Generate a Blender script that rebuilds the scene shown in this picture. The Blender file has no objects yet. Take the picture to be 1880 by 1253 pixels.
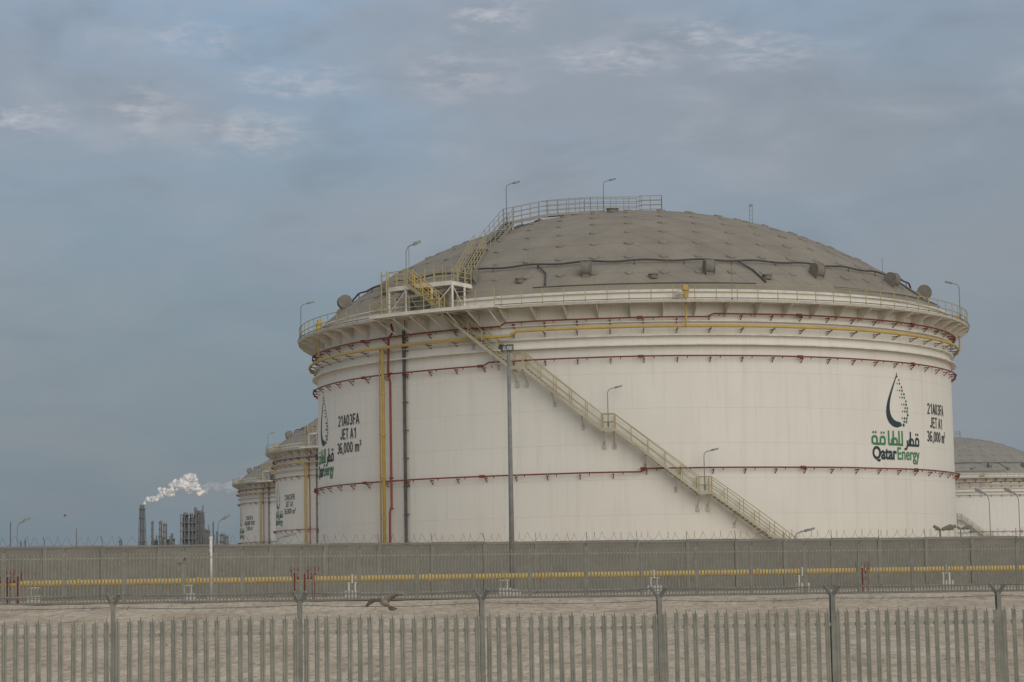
import bpy, math, random
from mathutils import Vector, Matrix, noise, Euler
random.seed(4)
D2R = math.radians
scene = bpy.context.scene
COL = scene.collection

# ------------------------------------------------------------------ materials
def new_mat(name):
    m = bpy.data.materials.new(name); m.use_nodes = True
    nt = m.node_tree; b = nt.nodes["Principled BSDF"]
    return m, nt, b

def mat(name, c1, c2=None, scale=3.0, rough=0.7, metal=0.0, stretch=(1,1,1), bump=0.0, bscale=None, detail=5):
    m, nt, b = new_mat(name); N = nt.nodes; L = nt.links
    if c2 is None: c2 = tuple(x*0.75 for x in c1)
    tc = N.new("ShaderNodeTexCoord"); mp = N.new("ShaderNodeMapping"); mp.inputs["Scale"].default_value = stretch
    no = N.new("ShaderNodeTexNoise"); no.inputs["Scale"].default_value = scale; no.inputs["Detail"].default_value = detail
    no.inputs["Roughness"].default_value = 0.65
    rp = N.new("ShaderNodeValToRGB"); e = rp.color_ramp.elements
    e[0].position = 0.32; e[0].color = (*c2,1); e[1].position = 0.62; e[1].color = (*c1,1)
    L.new(tc.outputs["Object"], mp.inputs["Vector"]); L.new(mp.outputs[0], no.inputs["Vector"])
    L.new(no.outputs["Fac"], rp.inputs[0]); L.new(rp.outputs[0], b.inputs["Base Color"])
    b.inputs["Roughness"].default_value = rough; b.inputs["Metallic"].default_value = metal
    b.inputs["Specular IOR Level"].default_value = 0.3
    if bump > 0:
        n2 = N.new("ShaderNodeTexNoise"); n2.inputs["Scale"].default_value = bscale or scale*6; n2.inputs["Detail"].default_value = 4
        L.new(mp.outputs[0], n2.inputs["Vector"])
        bp = N.new("ShaderNodeBump"); bp.inputs["Strength"].default_value = bump; bp.inputs["Distance"].default_value = 0.05
        L.new(n2.outputs["Fac"], bp.inputs["Height"]); L.new(bp.outputs[0], b.inputs["Normal"])
    return m

def math_node(nt, op, a=None, b=None, va=None, vb=None, clamp=False):
    n = nt.nodes.new("ShaderNodeMath"); n.operation = op; n.use_clamp = clamp
    if a is not None: nt.links.new(a, n.inputs[0])
    if va is not None: n.inputs[0].default_value = va
    if b is not None: nt.links.new(b, n.inputs[1])
    if vb is not None: n.inputs[1].default_value = vb
    return n.outputs[0]

def mixcol(nt, fac, a, b, ctype='MIX'):
    n = nt.nodes.new("ShaderNodeMix"); n.data_type = 'RGBA'; n.blend_type = ctype
    for sock, val in ((n.inputs[0], fac), (n.inputs[6], a), (n.inputs[7], b)):
        if isinstance(val, (int, float)): sock.default_value = val
        elif isinstance(val, tuple): sock.default_value = (*val, 1) if len(val) == 3 else val
        else: nt.links.new(val, sock)
    return n.outputs[2]

def shell_material():
    m, nt, b = new_mat("tank_white_paint"); N = nt.nodes; L = nt.links
    tc = N.new("ShaderNodeTexCoord"); sp = N.new("ShaderNodeSeparateXYZ"); L.new(tc.outputs["Object"], sp.inputs[0])
    ny = math_node(nt, 'MULTIPLY', sp.outputs[1], vb=-1.0)
    ang = math_node(nt, 'ARCTAN2', sp.outputs[0], ny)
    u = math_node(nt, 'MULTIPLY', ang, vb=25.0)
    cb = N.new("ShaderNodeCombineXYZ"); L.new(u, cb.inputs[0]); L.new(sp.outputs[2], cb.inputs[1])
    br = N.new("ShaderNodeTexBrick"); br.inputs["Scale"].default_value = 1.0
    br.inputs["Brick Width"].default_value = 9.2; br.inputs["Row Height"].default_value = 2.42
    br.inputs["Mortar Size"].default_value = 0.022; br.inputs["Mortar Smooth"].default_value = 0.6
    br.inputs["Color1"].default_value = (0.0,0,0,1); br.inputs["Color2"].default_value = (1,1,1,1); br.inputs["Mortar"].default_value = (0.5,0.5,0.5,1)
    L.new(cb.outputs[0], br.inputs["Vector"])
    n1 = N.new("ShaderNodeTexNoise"); n1.inputs["Scale"].default_value = 0.22; n1.inputs["Detail"].default_value = 6; n1.inputs["Roughness"].default_value = 0.6
    L.new(cb.outputs[0], n1.inputs["Vector"])
    mp = N.new("ShaderNodeMapping"); mp.inputs["Scale"].default_value = (1.6, 0.09, 1); L.new(cb.outputs[0], mp.inputs["Vector"])
    n2 = N.new("ShaderNodeTexNoise"); n2.inputs["Scale"].default_value = 1.0; n2.inputs["Detail"].default_value = 6; n2.inputs["Roughness"].default_value = 0.7
    L.new(mp.outputs[0], n2.inputs["Vector"])
    c = mixcol(nt, n1.outputs["Fac"], (0.72,0.69,0.615), (0.82,0.795,0.73))
    st = N.new("ShaderNodeMapRange"); st.inputs[1].default_value = 0.50; st.inputs[2].default_value = 0.78; L.new(n2.outputs["Fac"], st.inputs[0])
    stf = math_node(nt, 'MULTIPLY', st.outputs[0], vb=0.42)
    c = mixcol(nt, stf, c, (0.55,0.49,0.40))
    pf = math_node(nt, 'MULTIPLY', br.outputs["Color"], vb=0.08)
    c = mixcol(nt, pf, c, (0.60,0.58,0.54))
    mf = math_node(nt, 'MULTIPLY', br.outputs["Fac"], vb=0.25)
    c = mixcol(nt, mf, c, (0.45,0.42,0.36))
    dz = N.new("ShaderNodeMapRange"); dz.inputs[1].default_value = 7.5; dz.inputs[2].default_value = 0.5; L.new(sp.outputs[2], dz.inputs[0])
    n3 = N.new("ShaderNodeTexNoise"); n3.inputs["Scale"].default_value = 0.5; n3.inputs["Detail"].default_value = 6; L.new(cb.outputs[0], n3.inputs["Vector"])
    df = math_node(nt, 'MULTIPLY', dz.outputs[0], n3.outputs["Fac"]); df = math_node(nt, 'MULTIPLY', df, vb=0.6)
    c = mixcol(nt, df, c, (0.60,0.52,0.41))
    L.new(c, b.inputs["Base Color"]); b.inputs["Roughness"].default_value = 0.65
    b.inputs["Specular IOR Level"].default_value = 0.25
    bp = N.new("ShaderNodeBump"); bp.inputs["Strength"].default_value = 0.35; bp.inputs["Distance"].default_value = 0.03
    h = math_node(nt, 'ADD', br.outputs["Fac"], n1.outputs["Fac"])
    L.new(h, bp.inputs["Height"]); L.new(bp.outputs[0], b.inputs["Normal"])
    return m

M_shell = shell_material()
M_white = mat("white_steel_paint", (0.76,0.73,0.66), (0.58,0.53,0.45), 1.2)
M_roof = mat("dusty_roof_sheet", (0.295,0.262,0.215), (0.235,0.21,0.172), 0.35, rough=0.85, bump=0.15, bscale=2.0)
M_hub = mat("dusty_hub_cover", (0.28,0.25,0.205), (0.22,0.195,0.16), 0.8)
M_vent = mat("dusty_vent_steel", (0.24,0.22,0.185), (0.17,0.155,0.13), 1.5)
M_brk = mat("faded_bracket_paint", (0.55,0.51,0.43), (0.42,0.38,0.32), 2.0)
M_dark = mat("dark_pipe", (0.07,0.07,0.07), (0.11,0.105,0.10), 2.0)
M_red = mat("red_pipe_paint", (0.23,0.055,0.042), (0.18,0.06,0.048), 2.0, rough=0.6)
M_yel = mat("yellow_pipe_paint", (0.58,0.41,0.11), (0.47,0.34,0.13), 1.5, rough=0.6)
M_rail = mat("faded_yellow_rail", (0.42,0.36,0.19), (0.36,0.32,0.20), 2.5)
M_string = mat("stair_side_paint", (0.50,0.46,0.35), (0.38,0.34,0.25), 1.5)
M_railg = mat("dusty_grey_rail", (0.34,0.32,0.265), (0.26,0.25,0.21), 2.5)
M_galv = mat("galvanised_steel", (0.38,0.37,0.315), (0.285,0.28,0.24), 4.0, rough=0.6, metal=0.05)
M_galvd = mat("weathered_steel_post", (0.24,0.235,0.205), (0.16,0.16,0.14), 4.0)
M_galvf = mat("galvanised_far_post", (0.27,0.26,0.225), (0.20,0.195,0.17), 4.0)
M_pole = mat("grey_lamp_pole", (0.24,0.245,0.235), (0.18,0.185,0.175), 3.0)
M_head = mat("lamp_housing", (0.30,0.31,0.31), (0.18,0.19,0.19), 5.0)
M_glass = mat("lamp_glass", (0.5,0.53,0.55), (0.4,0.43,0.45), 5.0, rough=0.25)
M_conc = mat("concrete_panels", (0.225,0.213,0.182), (0.17,0.162,0.14), 0.5, rough=0.9, stretch=(1,1,1.6), bump=0.2, bscale=6)
M_conc2 = mat("concrete_wall_coping", (0.25,0.238,0.205), (0.19,0.18,0.16), 0.6, rough=0.9)
M_concl = mat("pale_concrete", (0.55,0.53,0.48), (0.42,0.40,0.36), 2.0, rough=0.9)
M_wire = mat("barbed_wire_steel", (0.20,0.20,0.19), (0.12,0.12,0.12), 4.0)
M_ink = mat("emblem_dark_paint", (0.03,0.055,0.068), (0.045,0.07,0.08), 1.0)
M_blk = mat("black_lettering_paint", (0.045,0.047,0.045), (0.07,0.07,0.066), 1.0)
M_grn = mat("emblem_green_paint", (0.06,0.22,0.10), (0.08,0.26,0.13), 1.0)
M_haze = mat("haze_tinted_steelwork", (0.175,0.185,0.19), (0.14,0.15,0.155), 0.05)  # distance haze is painted into this grey, not bare steel colour
M_haze2 = mat("haze_tinted_column", (0.21,0.22,0.225), (0.17,0.18,0.185), 0.05)  # paler vessel colour, air haze again mixed into the base
M_bird = mat("dove_feathers", (0.34,0.30,0.25), (0.16,0.145,0.13), 14.0)

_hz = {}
def hazed(m, f):  # copies a material and paints distance haze into its base colour
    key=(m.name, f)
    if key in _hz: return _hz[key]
    c = m.copy(); c.name = "painted_haze_"+m.name; nt=c.node_tree; b=nt.nodes["Principled BSDF"]
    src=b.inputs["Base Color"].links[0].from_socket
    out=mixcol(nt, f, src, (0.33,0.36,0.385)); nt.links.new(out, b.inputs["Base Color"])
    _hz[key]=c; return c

# ------------------------------------------------------------------ mesh builder
class MB:
    def __init__(s): s.v = []; s.f = []
    def quadbox(s, c, ax, ay, az):
        c = Vector(c); n = len(s.v)
        for k in (-1,1):
            for j in (-1,1):
                for i in (-1,1):
                    s.v.append(c + ax*i + ay*j + az*k)
        for q in ((0,2,3,1),(4,5,7,6),(0,1,5,4),(2,6,7,3),(0,4,6,2),(1,3,7,5)):
            s.f.append(tuple(n+i for i in q))
    def box(s, c, size, rz=0.0):
        R = Matrix.Rotation(rz, 3, 'Z')
        s.quadbox(c, R@Vector((size[0]/2,0,0)), R@Vector((0,size[1]/2,0)), Vector((0,0,size[2]/2)))
    def beam(s, p, q, w, h, up=(0,0,1)):
        p = Vector(p); q = Vector(q); t = (q-p); L = t.length
        if L < 1e-6: return
        t /= L; up = Vector(up)
        if abs(t.dot(up)) > 0.98: up = Vector((0,1,0))
        sd = t.cross(up).normalized(); u = sd.cross(t).normalized()
        s.quadbox((p+q)/2, t*L/2, sd*w/2, u*h/2)
    def tube(s, pts, r, n=6, closed=False):
        pts = [Vector(p) for p in pts]; m = len(pts); base = len(s.v)
        if m < 2: return
        prev = None
        for i, p in enumerate(pts):
            if closed: t = pts[(i+1)%m]-pts[i-1]
            else: t = pts[min(i+1,m-1)]-pts[max(i-1,0)]
            if t.length < 1e-9: t = Vector((0,0,1))
            t.normalize()
            if prev is None:
                a = Vector((0,0,1)) if abs(t.z) < 0.9 else Vector((1,0,0))
                nrm = (a - t*a.dot(t)).normalized()
            else:
                nrm = prev - t*prev.dot(t)
                if nrm.length < 1e-5: nrm = t.orthogonal()
                nrm.normalize()
            prev = nrm; bn = t.cross(nrm)
            rr = r[i] if isinstance(r,(list,tuple)) else r
            for k in range(n):
                a = 2*math.pi*k/n
                s.v.append(p + (nrm*math.cos(a)+bn*math.sin(a))*rr)
        rng = m if closed else m-1
        for i in range(rng):
            for k in range(n):
                a = base+i*n+k; b = base+i*n+(k+1)%n
                c = base+((i+1)%m)*n+(k+1)%n; d = base+((i+1)%m)*n+k
                s.f.append((a,b,c,d))
        if not closed:
            s.f.append(tuple(base+k for k in reversed(range(n))))
            s.f.append(tuple(base+(m-1)*n+k for k in range(n)))
    def lathe(s, prof, n, closed_prof=False):
        base = len(s.v); m = len(prof)
        for i in range(n):
            a = 2*math.pi*i/n
            for (r,z) in prof: s.v.append(Vector((r*math.sin(a), -r*math.cos(a), z)))
        for i in range(n):
            for j in range(m if closed_prof else m-1):
                a = base+i*m+j; b = base+i*m+(j+1)%m
                c = base+((i+1)%n)*m+(j+1)%m; d = base+((i+1)%n)*m+j
                s.f.append((a,d,c,b))
    def arcslab(s, r0, r1, z0, z1, p0, p1, n=12):
        base = len(s.v)
        for i in range(n+1):
            a = D2R(p0+(p1-p0)*i/n)
            for (r,z) in ((r0,z0),(r1,z0),(r1,z1),(r0,z1)):
                s.v.append(Vector((r*math.sin(a), -r*math.cos(a), z)))
        for i in range(n):
            for j in range(4):
                a = base+i*4+j; b = base+i*4+(j+1)%4
                s.f.append((a, a+4, b+4, b))
        s.f.append((base,base+1,base+2,base+3)); e = base+n*4
        s.f.append((e+3,e+2,e+1,e))
    def obj(s, name, material, parent=None, origin=(0,0,0), smooth=False, label=None, kind=None):
        o = Vector(origin)
        me = bpy.data.meshes.new(name)
        me.from_pydata([tuple(Vector(v)-o) for v in s.v], [], s.f); me.update()
        me.materials.append(material)
        if smooth:
            for p in me.polygons: p.use_smooth = len(p.vertices) <= 4
        ob = bpy.data.objects.new(name, me); COL.objects.link(ob)
        if parent: ob.parent = parent
        else: ob.location = o
        if label: ob["label"] = label
        if kind: ob["kind"] = kind
        return ob

def root(name, loc, label, category, group=None, rz=0.0):
    e = bpy.data.objects.new(name, None); COL.objects.link(e)
    e.location = loc; e.rotation_euler = (0,0,rz); e.empty_display_size = 0.3
    e["label"] = label; e["category"] = category
    if group: e["group"] = group
    return e

def copy_tree(src, loc=None, rz=None, label=None, parent=None, skip=(), haze=0):
    o = src.copy(); COL.objects.link(o)
    if parent: o.parent = parent
    if loc is not None: o.location = loc
    if rz is not None: o.rotation_euler = (0,0,rz)
    if label: o["label"] = label
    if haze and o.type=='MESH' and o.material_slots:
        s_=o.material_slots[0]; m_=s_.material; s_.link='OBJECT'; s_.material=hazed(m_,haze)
    for ch in list(src.children):
        if ch.name.split('.')[0] in skip: continue
        copy_tree(ch, parent=o, haze=haze)
    return o

def cp(R, ph, z):
    a = D2R(ph); return Vector((R*math.sin(a), -R*math.cos(a), z))

# ------------------------------------------------------------------ ground
def ground_z(x, y):
    t = min(max((y-40.0)/58.0, 0), 1)
    s = min(max((y-70.0)/28.0, 0), 1); s *= 1-min(max((y-150)/60, 0), 1)
    xx = min(max(x, -60), 60)
    z = -1.9 + 1.9*t + s*(-0.13-0.0053*xx)
    if y > 38 and y < 104:
        z += 0.09*noise.noise(Vector((x*0.22, y*0.10, 0))) + 0.035*noise.noise(Vector((x*0.9, y*0.7, 3)))
    return z

def lin(a,b,st):
    out=[]; x=a
    while x < b-1e-6: out.append(x); x += st
    return out+[b]
xs = [-9000,-4000,-1500,-500,-200,-100]+lin(-45,45,0.5)+[100,200,500,1500,4000,9000]
ys = [-400,-100,-20,10,25,36]+lin(40,104,0.5)+[112,125,150,180,210,300,600,1500,4000,12000]
g = MB()
for y in ys:
    for x in xs: g.v.append(Vector((x,y,ground_z(x,y))))
nx = len(xs)
for j in range(len(ys)-1):
    for i in range(nx-1):
        a = j*nx+i; g.f.append((a,a+1,a+nx+1,a+nx))
def sand_mat():
    m, nt, b = new_mat("desert_sand"); N = nt.nodes; L = nt.links
    tc = N.new("ShaderNodeTexCoord")
    mp = N.new("ShaderNodeMapping"); mp.inputs["Scale"].default_value = (1,0.35,1); L.new(tc.outputs["Object"], mp.inputs[0])
    n1 = N.new("ShaderNodeTexNoise"); n1.inputs["Scale"].default_value = 0.35; n1.inputs["Detail"].default_value = 8; n1.inputs["Roughness"].default_value = 0.72
    L.new(mp.outputs[0], n1.inputs[0])
    n2 = N.new("ShaderNodeTexNoise"); n2.inputs["Scale"].default_value = 3.5; n2.inputs["Detail"].default_value = 7; n2.inputs["Roughness"].default_value = 0.75
    L.new(mp.outputs[0], n2.inputs[0])
    r1 = N.new("ShaderNodeValToRGB"); e = r1.color_ramp.elements; e[0].position=.36; e[0].color=(0.47,0.385,0.285,1); e[1].position=.62; e[1].color=(0.66,0.565,0.44,1)
    L.new(n1.outputs["Fac"], r1.inputs[0])
    r2 = N.new("ShaderNodeValToRGB"); e = r2.color_ramp.elements; e[0].position=.38; e[0].color=(0.5,0.49,0.47,1); e[1].position=.56; e[1].color=(1,1,1,1)
    L.new(n2.outputs["Fac"], r2.inputs[0])
    c = mixcol(nt, 0.8, r1.outputs[0], r2.outputs[0], 'MULTIPLY')
    L.new(c, b.inputs["Base Color"]); b.inputs["Roughness"].default_value = 0.95; b.inputs["Specular IOR Level"].default_value = 0.1
    bp = N.new("ShaderNodeBump"); bp.inputs["Strength"].default_value = 0.5; bp.inputs["Distance"].default_value = 0.06
    L.new(n2.outputs["Fac"], bp.inputs["Height"]); L.new(bp.outputs[0], b.inputs["Normal"])
    return m
M_sand = sand_mat()
go = g.obj("ground", M_sand, smooth=True); go["kind"] = "structure"

pt = MB()
for i in range(121):
    x = -60+i*1.0; yc = 106+0.17*x
    for dy in (-2.0, -0.8, 0.8):
        pt.v.append(Vector((x, yc+dy, -0.13-0.0053*x+ (0.03 if dy>-1.5 else -0.02)+0.03)))
for i in range(120):
    for j in range(2):
        a = i*3+j; pt.f.append((a,a+3,a+4,a+1))
M_grav = mat("grey_gravel", (0.26,0.235,0.19), (0.17,0.155,0.13), 1.6, rough=0.95, bump=0.5)
po = pt.obj("path", M_grav); po["kind"] = "structure"

st = MB()
for i in range(2400):
    y = random.uniform(44, 101); x = random.uniform(-0.27,0.27)*y
    r = random.uniform(0.015,0.06)*(1 if random.random()<0.93 else 1.9); z = ground_z(x,y)
    b0 = len(st.v)
    for k in range(5):
        a = k*2*math.pi/5+random.random()*0.6; st.v.append(Vector((x+math.cos(a)*r*random.uniform(.8,1.4), y+math.sin(a)*r, z-0.01)))
    st.v.append(Vector((x,y,z+r*random.uniform(.5,.9))))
    for k in range(5): st.f.append((b0+k, b0+(k+1)%5, b0+5))
M_stone = mat("sand_stones", (0.50,0.44,0.35), (0.20,0.17,0.13), 0.8, rough=0.95)
so = st.obj("scattered_stones", M_stone); so["kind"]="stuff"; so["label"]="small pale stones scattered over the sand"; so["category"]="stones"

# ------------------------------------------------------------------ palisade fences
def palisade(label, yf, x0, npan, zb, zt, pitch_n, rails, arm, mat_pale, mat_post, pw, pole_ext, postw, wires):
    sl = (yf(1)-yf(0)); ct = 1/math.sqrt(1+sl*sl); dx = 2.75*ct
    th = math.atan(sl)
    px = [x0+dx*i for i in range(npan+1)]
    mid = (px[0]+px[-1])/2
    org = Vector((mid, yf(mid), zb(mid)))
    r = root("palisade_fence", org, label, "fence")
    tdir = Vector((math.cos(th), math.sin(th), 0)); nd = Vector((math.sin(th), -math.cos(th), 0))
    pal = MB()
    for i in range(npan):
        dzp = random.uniform(-0.015,0.015); tilt=random.uniform(-0.012,0.012)
        for k in range(pitch_n):
            x = px[i] + dx*(k+0.5)/pitch_n + random.uniform(-.005,.005)
            jit = dzp+tilt*(k/pitch_n-.5)*2+random.uniform(-0.012,0.012); lean = random.uniform(-0.016,0.016)
            b = zb(x)+0.05; t = zt(x)+jit; p = Vector((x, yf(x), 0)) + nd*0.04
            n0 = len(pal.v)
            hw = pw/2
            prof = [(-hw,0.018),(-hw*0.45,-0.010),(0,0.012),(hw*0.45,-0.010),(hw,0.018)]
            for (u,w) in prof:
                pal.v.append(p+tdir*u-nd*w+Vector((0,0,b)))
            for j,(u,w) in enumerate(prof):
                pal.v.append(p+tdir*(u+lean)-nd*w+Vector((0,0,t-0.13)))
            tops = [t-0.06, t-0.085, t, t-0.085, t-0.06]
            spl = [1.15,0.75,1,0.75,1.15]
            for j,(u,w) in enumerate(prof):
                pal.v.append(p+tdir*(u*spl[j]+lean)-nd*w+Vector((0,0,tops[j])))
            for lv in range(2):
                for j in range(4):
                    a = n0+lv*5+j; pal.f.append((a,a+1,a+6,a+5))
    pal.obj("pale_row", mat_pale, r, org, kind="stuff")
    for rz_ in rails:
        m = MB()
        a = Vector((px[0], yf(px[0]), zt(px[0])-rz_)); b = Vector((px[-1], yf(px[-1]), zt(px[-1])-rz_))
        m.beam(a-nd*0.02, b-nd*0.02, 0.05, 0.05); m.obj("rail", mat_pale, r, org)
    for x in px:
        m = MB(); p = Vector((x, yf(x), 0)) - nd*0.03
        zt_ = zt(x)+pole_ext
        b = p+Vector((0,0,zb(x)-0.1)); t = p+Vector((random.uniform(-.015,.015),0,zt_))
        m.beam(b+nd*postw*0.6, t+nd*postw*0.6, postw, 0.014, up=nd)
        m.beam(b-nd*postw*0.4, t-nd*postw*0.4, postw, 0.014, up=nd)
        m.beam(b+nd*postw*0.1, t+nd*postw*0.1, 0.014, postw*0.95, up=nd)
        if arm > 0:
            for sg in (1,-1):
                m.beam(t-Vector((0,0,.05)), t+nd*arm*0.7*sg+tdir*arm*0.5*sg+Vector((0,0,arm*0.8)), 0.045, 0.045)
        m.obj("post", mat_post, r, org)
    if wires:
        for (off, hz, so_) in wires:
            m = MB(); pts = []
            for i in range(npan):
                sag = random.uniform(0.01,0.05)
                for k in range(6):
                    t = k/6; x = px[i]+dx*t
                    p = Vector((x+so_, yf(x), zt(x)+pole_ext+hz-sag*4*t*(1-t)))+nd*off
                    pts.append(p)
            m.tube(pts, 0.005, 4)
            for q in range(0,len(pts)*3):
                f = random.random()*(len(pts)-1); i=int(f); p = pts[i].lerp(pts[i+1], f-i) if i+1<len(pts) else pts[i]
                m.beam(p-Vector((0.02,0,0.03)), p+Vector((0.02,0,0.03)), 0.005, 0.005)
            m.obj("barbed_wire", M_wire, r, org)
    return r

palisade("grey steel palisade fence with barbed wire on forked posts", lambda x: 33.4+0.18*x, -5.93-2.706*2, 8,
         lambda x: -1.9, lambda x: 0.51-0.006*x, 17, (0.27, 2.0), 0.17, M_galv, M_galvd, 0.078, 0.20, 0.07,
         ((0.11,0.12,0.07),(-0.11,0.12,-0.07),(0.0,-0.06,0)))
palisade("grey palisade fence standing before the concrete wall", lambda x: 106+0.17*x, -40.0, 30,
         lambda x: -0.13-0.0053*x, lambda x: 2.27-0.0053*x, 17, (0.3, 2.05), 0.2, M_galv, M_galvf, 0.07, 0.02, 0.07,
         ((0.12,0.15,0.05),(-0.12,0.15,-.05)))

# ------------------------------------------------------------------ concrete perimeter wall
yw = lambda x: 125+0.29*x
zw = lambda x: 2.74-0.0031*x
worg = Vector((0,125,0)); th = math.atan(0.29); td = Vector((math.cos(th), math.sin(th),0)); nd = Vector((math.sin(th), -math.cos(th),0))
wr = root("perimeter_wall", worg, "long grey concrete perimeter wall topped with razor wire", "wall")
w = MB(); cop = MB(); pil = MB(); arms = MB()
X0=-75; step=3.05*math.cos(th); x=X0
while x < 75:
    x2 = x+step
    a = Vector((x, yw(x), 0)); b = Vector((x2, yw(x2), 0)); za = zw((x+x2)/2)+random.uniform(-0.02,0.02)
    off = random.uniform(-0.006,0.006)
    c = (a+b)/2+nd*off; c.z = za/2-0.1
    w.quadbox(c, td*((b-a).length/2-0.012), nd*0.08, Vector((0,0,za/2+0.1)))
    c2 = (a+b)/2; c2.z = za+0.06
    cop.quadbox(c2, td*((b-a).length/2-0.004), nd*0.12, Vector((0,0,0.05)))
    p = Vector(a)+nd*0.1; p.z = zw(x)/2
    pil.quadbox(p, td*0.11, nd*0.05, Vector((0,0,zw(x)/2-0.02)))
    t = Vector((a.x,a.y,zw(x)+0.1))
    arms.beam(t, t+Vector((0,0,0.15)), 0.03,0.03)
    arms.beam(t+Vector((0,0,0.15)), t+nd*0.25-td*random.uniform(.08,.16)+Vector((0,0,0.5)), 0.025,0.025)
    x = x2
w.obj("wall_panels", M_conc, wr, worg); cop.obj("coping", M_conc2, wr, worg); pil.obj("pilaster_row", M_conc2, wr, worg, kind="stuff")
arms.obj("wire_bracket_row", M_wire, wr, worg, kind="stuff")
rz = MB(); pts=[]
n = 2600
for i in range(n):
    x = -50+100*i/n; a = i*2*math.pi/14
    wob = noise.noise(Vector((x*0.7,0,0)))*0.1
    p = Vector((x, yw(x), zw(x)+0.34+wob)) + nd*0.24*math.cos(a) + Vector((0,0,0.24*math.sin(a))) + td*0.1*math.sin(a*0.37)
    pts.append(p)
rz.tube(pts, 0.009, 3)
rz.obj("razor_wire", M_wire, wr, worg)

# ------------------------------------------------------------------ yellow pipeline + supports
yp = lambda x: 113+0.22*x
zp = lambda x: 0.90-0.002*x
def pxX(px, Y0, m):
    t = (px-947)/4043.0; return t*Y0/(1-m*t)
porg = Vector((0,113,0))
pr = root("gas_pipeline", porg, "long yellow pipeline on low supports beside the wall", "pipeline")
m = MB(); m.tube([(x, yp(x), zp(x)) for x in range(-70,71,2)], 0.155, 12); m.obj("pipe", M_yel, pr, porg, smooth=True)
m = MB()
for i in range(-12,13):
    x = i*5.7+1.3; d = Vector((1,0.22,-0.002)).normalized(); c = Vector((x,yp(x),zp(x)))
    m.tube([c-d*0.05, c+d*0.05], 0.2, 12)
m.obj("flange_row", M_yel, pr, porg, kind="stuff")

def support():
    r = root("pipe_support", (0,0,0), "white concrete and steel pipe support under the yellow pipe", "pipe support", "supports under the yellow pipeline")
    m = MB(); m.box((0,0,0.12),(0.75,0.6,0.3)); m.obj("plinth", M_concl, r)
    m = MB()
    for sx in (-0.16,0.16):
        m.box((sx,0,0.46),(0.07,0.3,0.42)); 
    m.box((0,0,0.66),(0.5,0.34,0.05)); m.box((0,-0.2,0.85),(0.06,0.04,0.4)); m.box((0,0.2,0.85),(0.06,0.04,0.4)); m.box((0,0,1.07),(0.06,0.44,0.04))
    m.obj("saddle_frame", M_white, r)
    return r
sups = [pxX(p,113,0.22) for p in (62,345,645,925,1198,1470,1735)]
s0 = support()
for i,x in enumerate(sups):
    loc = (x, yp(x), zp(x)-0.86)
    if i==0: s0.location = loc; s0.rotation_euler=(0,0,math.atan(0.22))
    else: copy_tree(s0, loc, math.atan(0.22))

def hydrant(label):
    r = root("hydrant_valve_stand", (0,0,0), label, "fire hydrant", "red fire hydrants along the pipeline")
    m = MB()
    m.tube([(0,0,-0.1),(0,0,1.15)],0.09,10); m.tube([(-0.45,0,0.95),(0.45,0,0.95)],0.08,10)
    for sx in (-0.45,0.45): m.tube([(sx,0,-0.1),(sx,0,1.2)],0.065,8)
    for sx in (-0.45,0,0.45): m.tube([(sx,0,1.1),(sx,0,1.16)],0.13,10)
    m.obj("riser_manifold", M_red, r, smooth=False)
    for sx in (-0.6,-0.2,0.2,0.6):
        h = MB(); pts=[Vector((sx+0.13*math.cos(a*math.pi/6),0.13*math.sin(a*math.pi/6)*0.3,1.38+0.1*math.sin(a*math.pi/6))) for a in range(12)]
        h.tube(pts,0.022,5,closed=True); h.tube([(sx,0,0.95),(sx,0,1.38)],0.03,6); h.box((sx,0,1.38),(0.24,0.02,0.02))
        h.obj("valve_wheel", M_red, r)
    m = MB()
    m.tube([(0,-0.05,0.6),(0,-0.35,0.6)],0.06,8); m.tube([(0,-0.3,0.6),(0,-0.38,0.6)],0.1,8); m.obj("outlet", M_red, r)
    return r
h0 = hydrant("red fire hydrant manifold with hand wheels by the fence")
hx = pxX(558,110,0.2); h0.location=(hx,110+0.2*hx,0.05)
for p in (15,1583):
    x = pxX(p,110,0.2); c = copy_tree(h0,(x,110+0.2*x,0.12 if p<100 else -0.1),0.3)
c["label"]="red valve riser beside the yellow pipeline"; c.scale=(0.6,0.6,0.95)

vx = pxX(387,109,0.2); r = root("vent_post",(vx,109+0.2*vx,-0.05),"slim white vent post rising above the wall","post")
m=MB(); m.tube([(0,0,0),(0,0,3.0)],0.07,10); m.obj("pole",M_white,r,smooth=True)
m=MB(); m.tube([(0,0,2.98),(0,0,3.1),(0.0,0,3.12)],[0.09,0.09,0.03],10); m.obj("cap",M_white,r)
m=MB(); m.box((0,0,0.1),(0.4,0.4,0.25)); m.obj("footing",M_concl,r)

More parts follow.
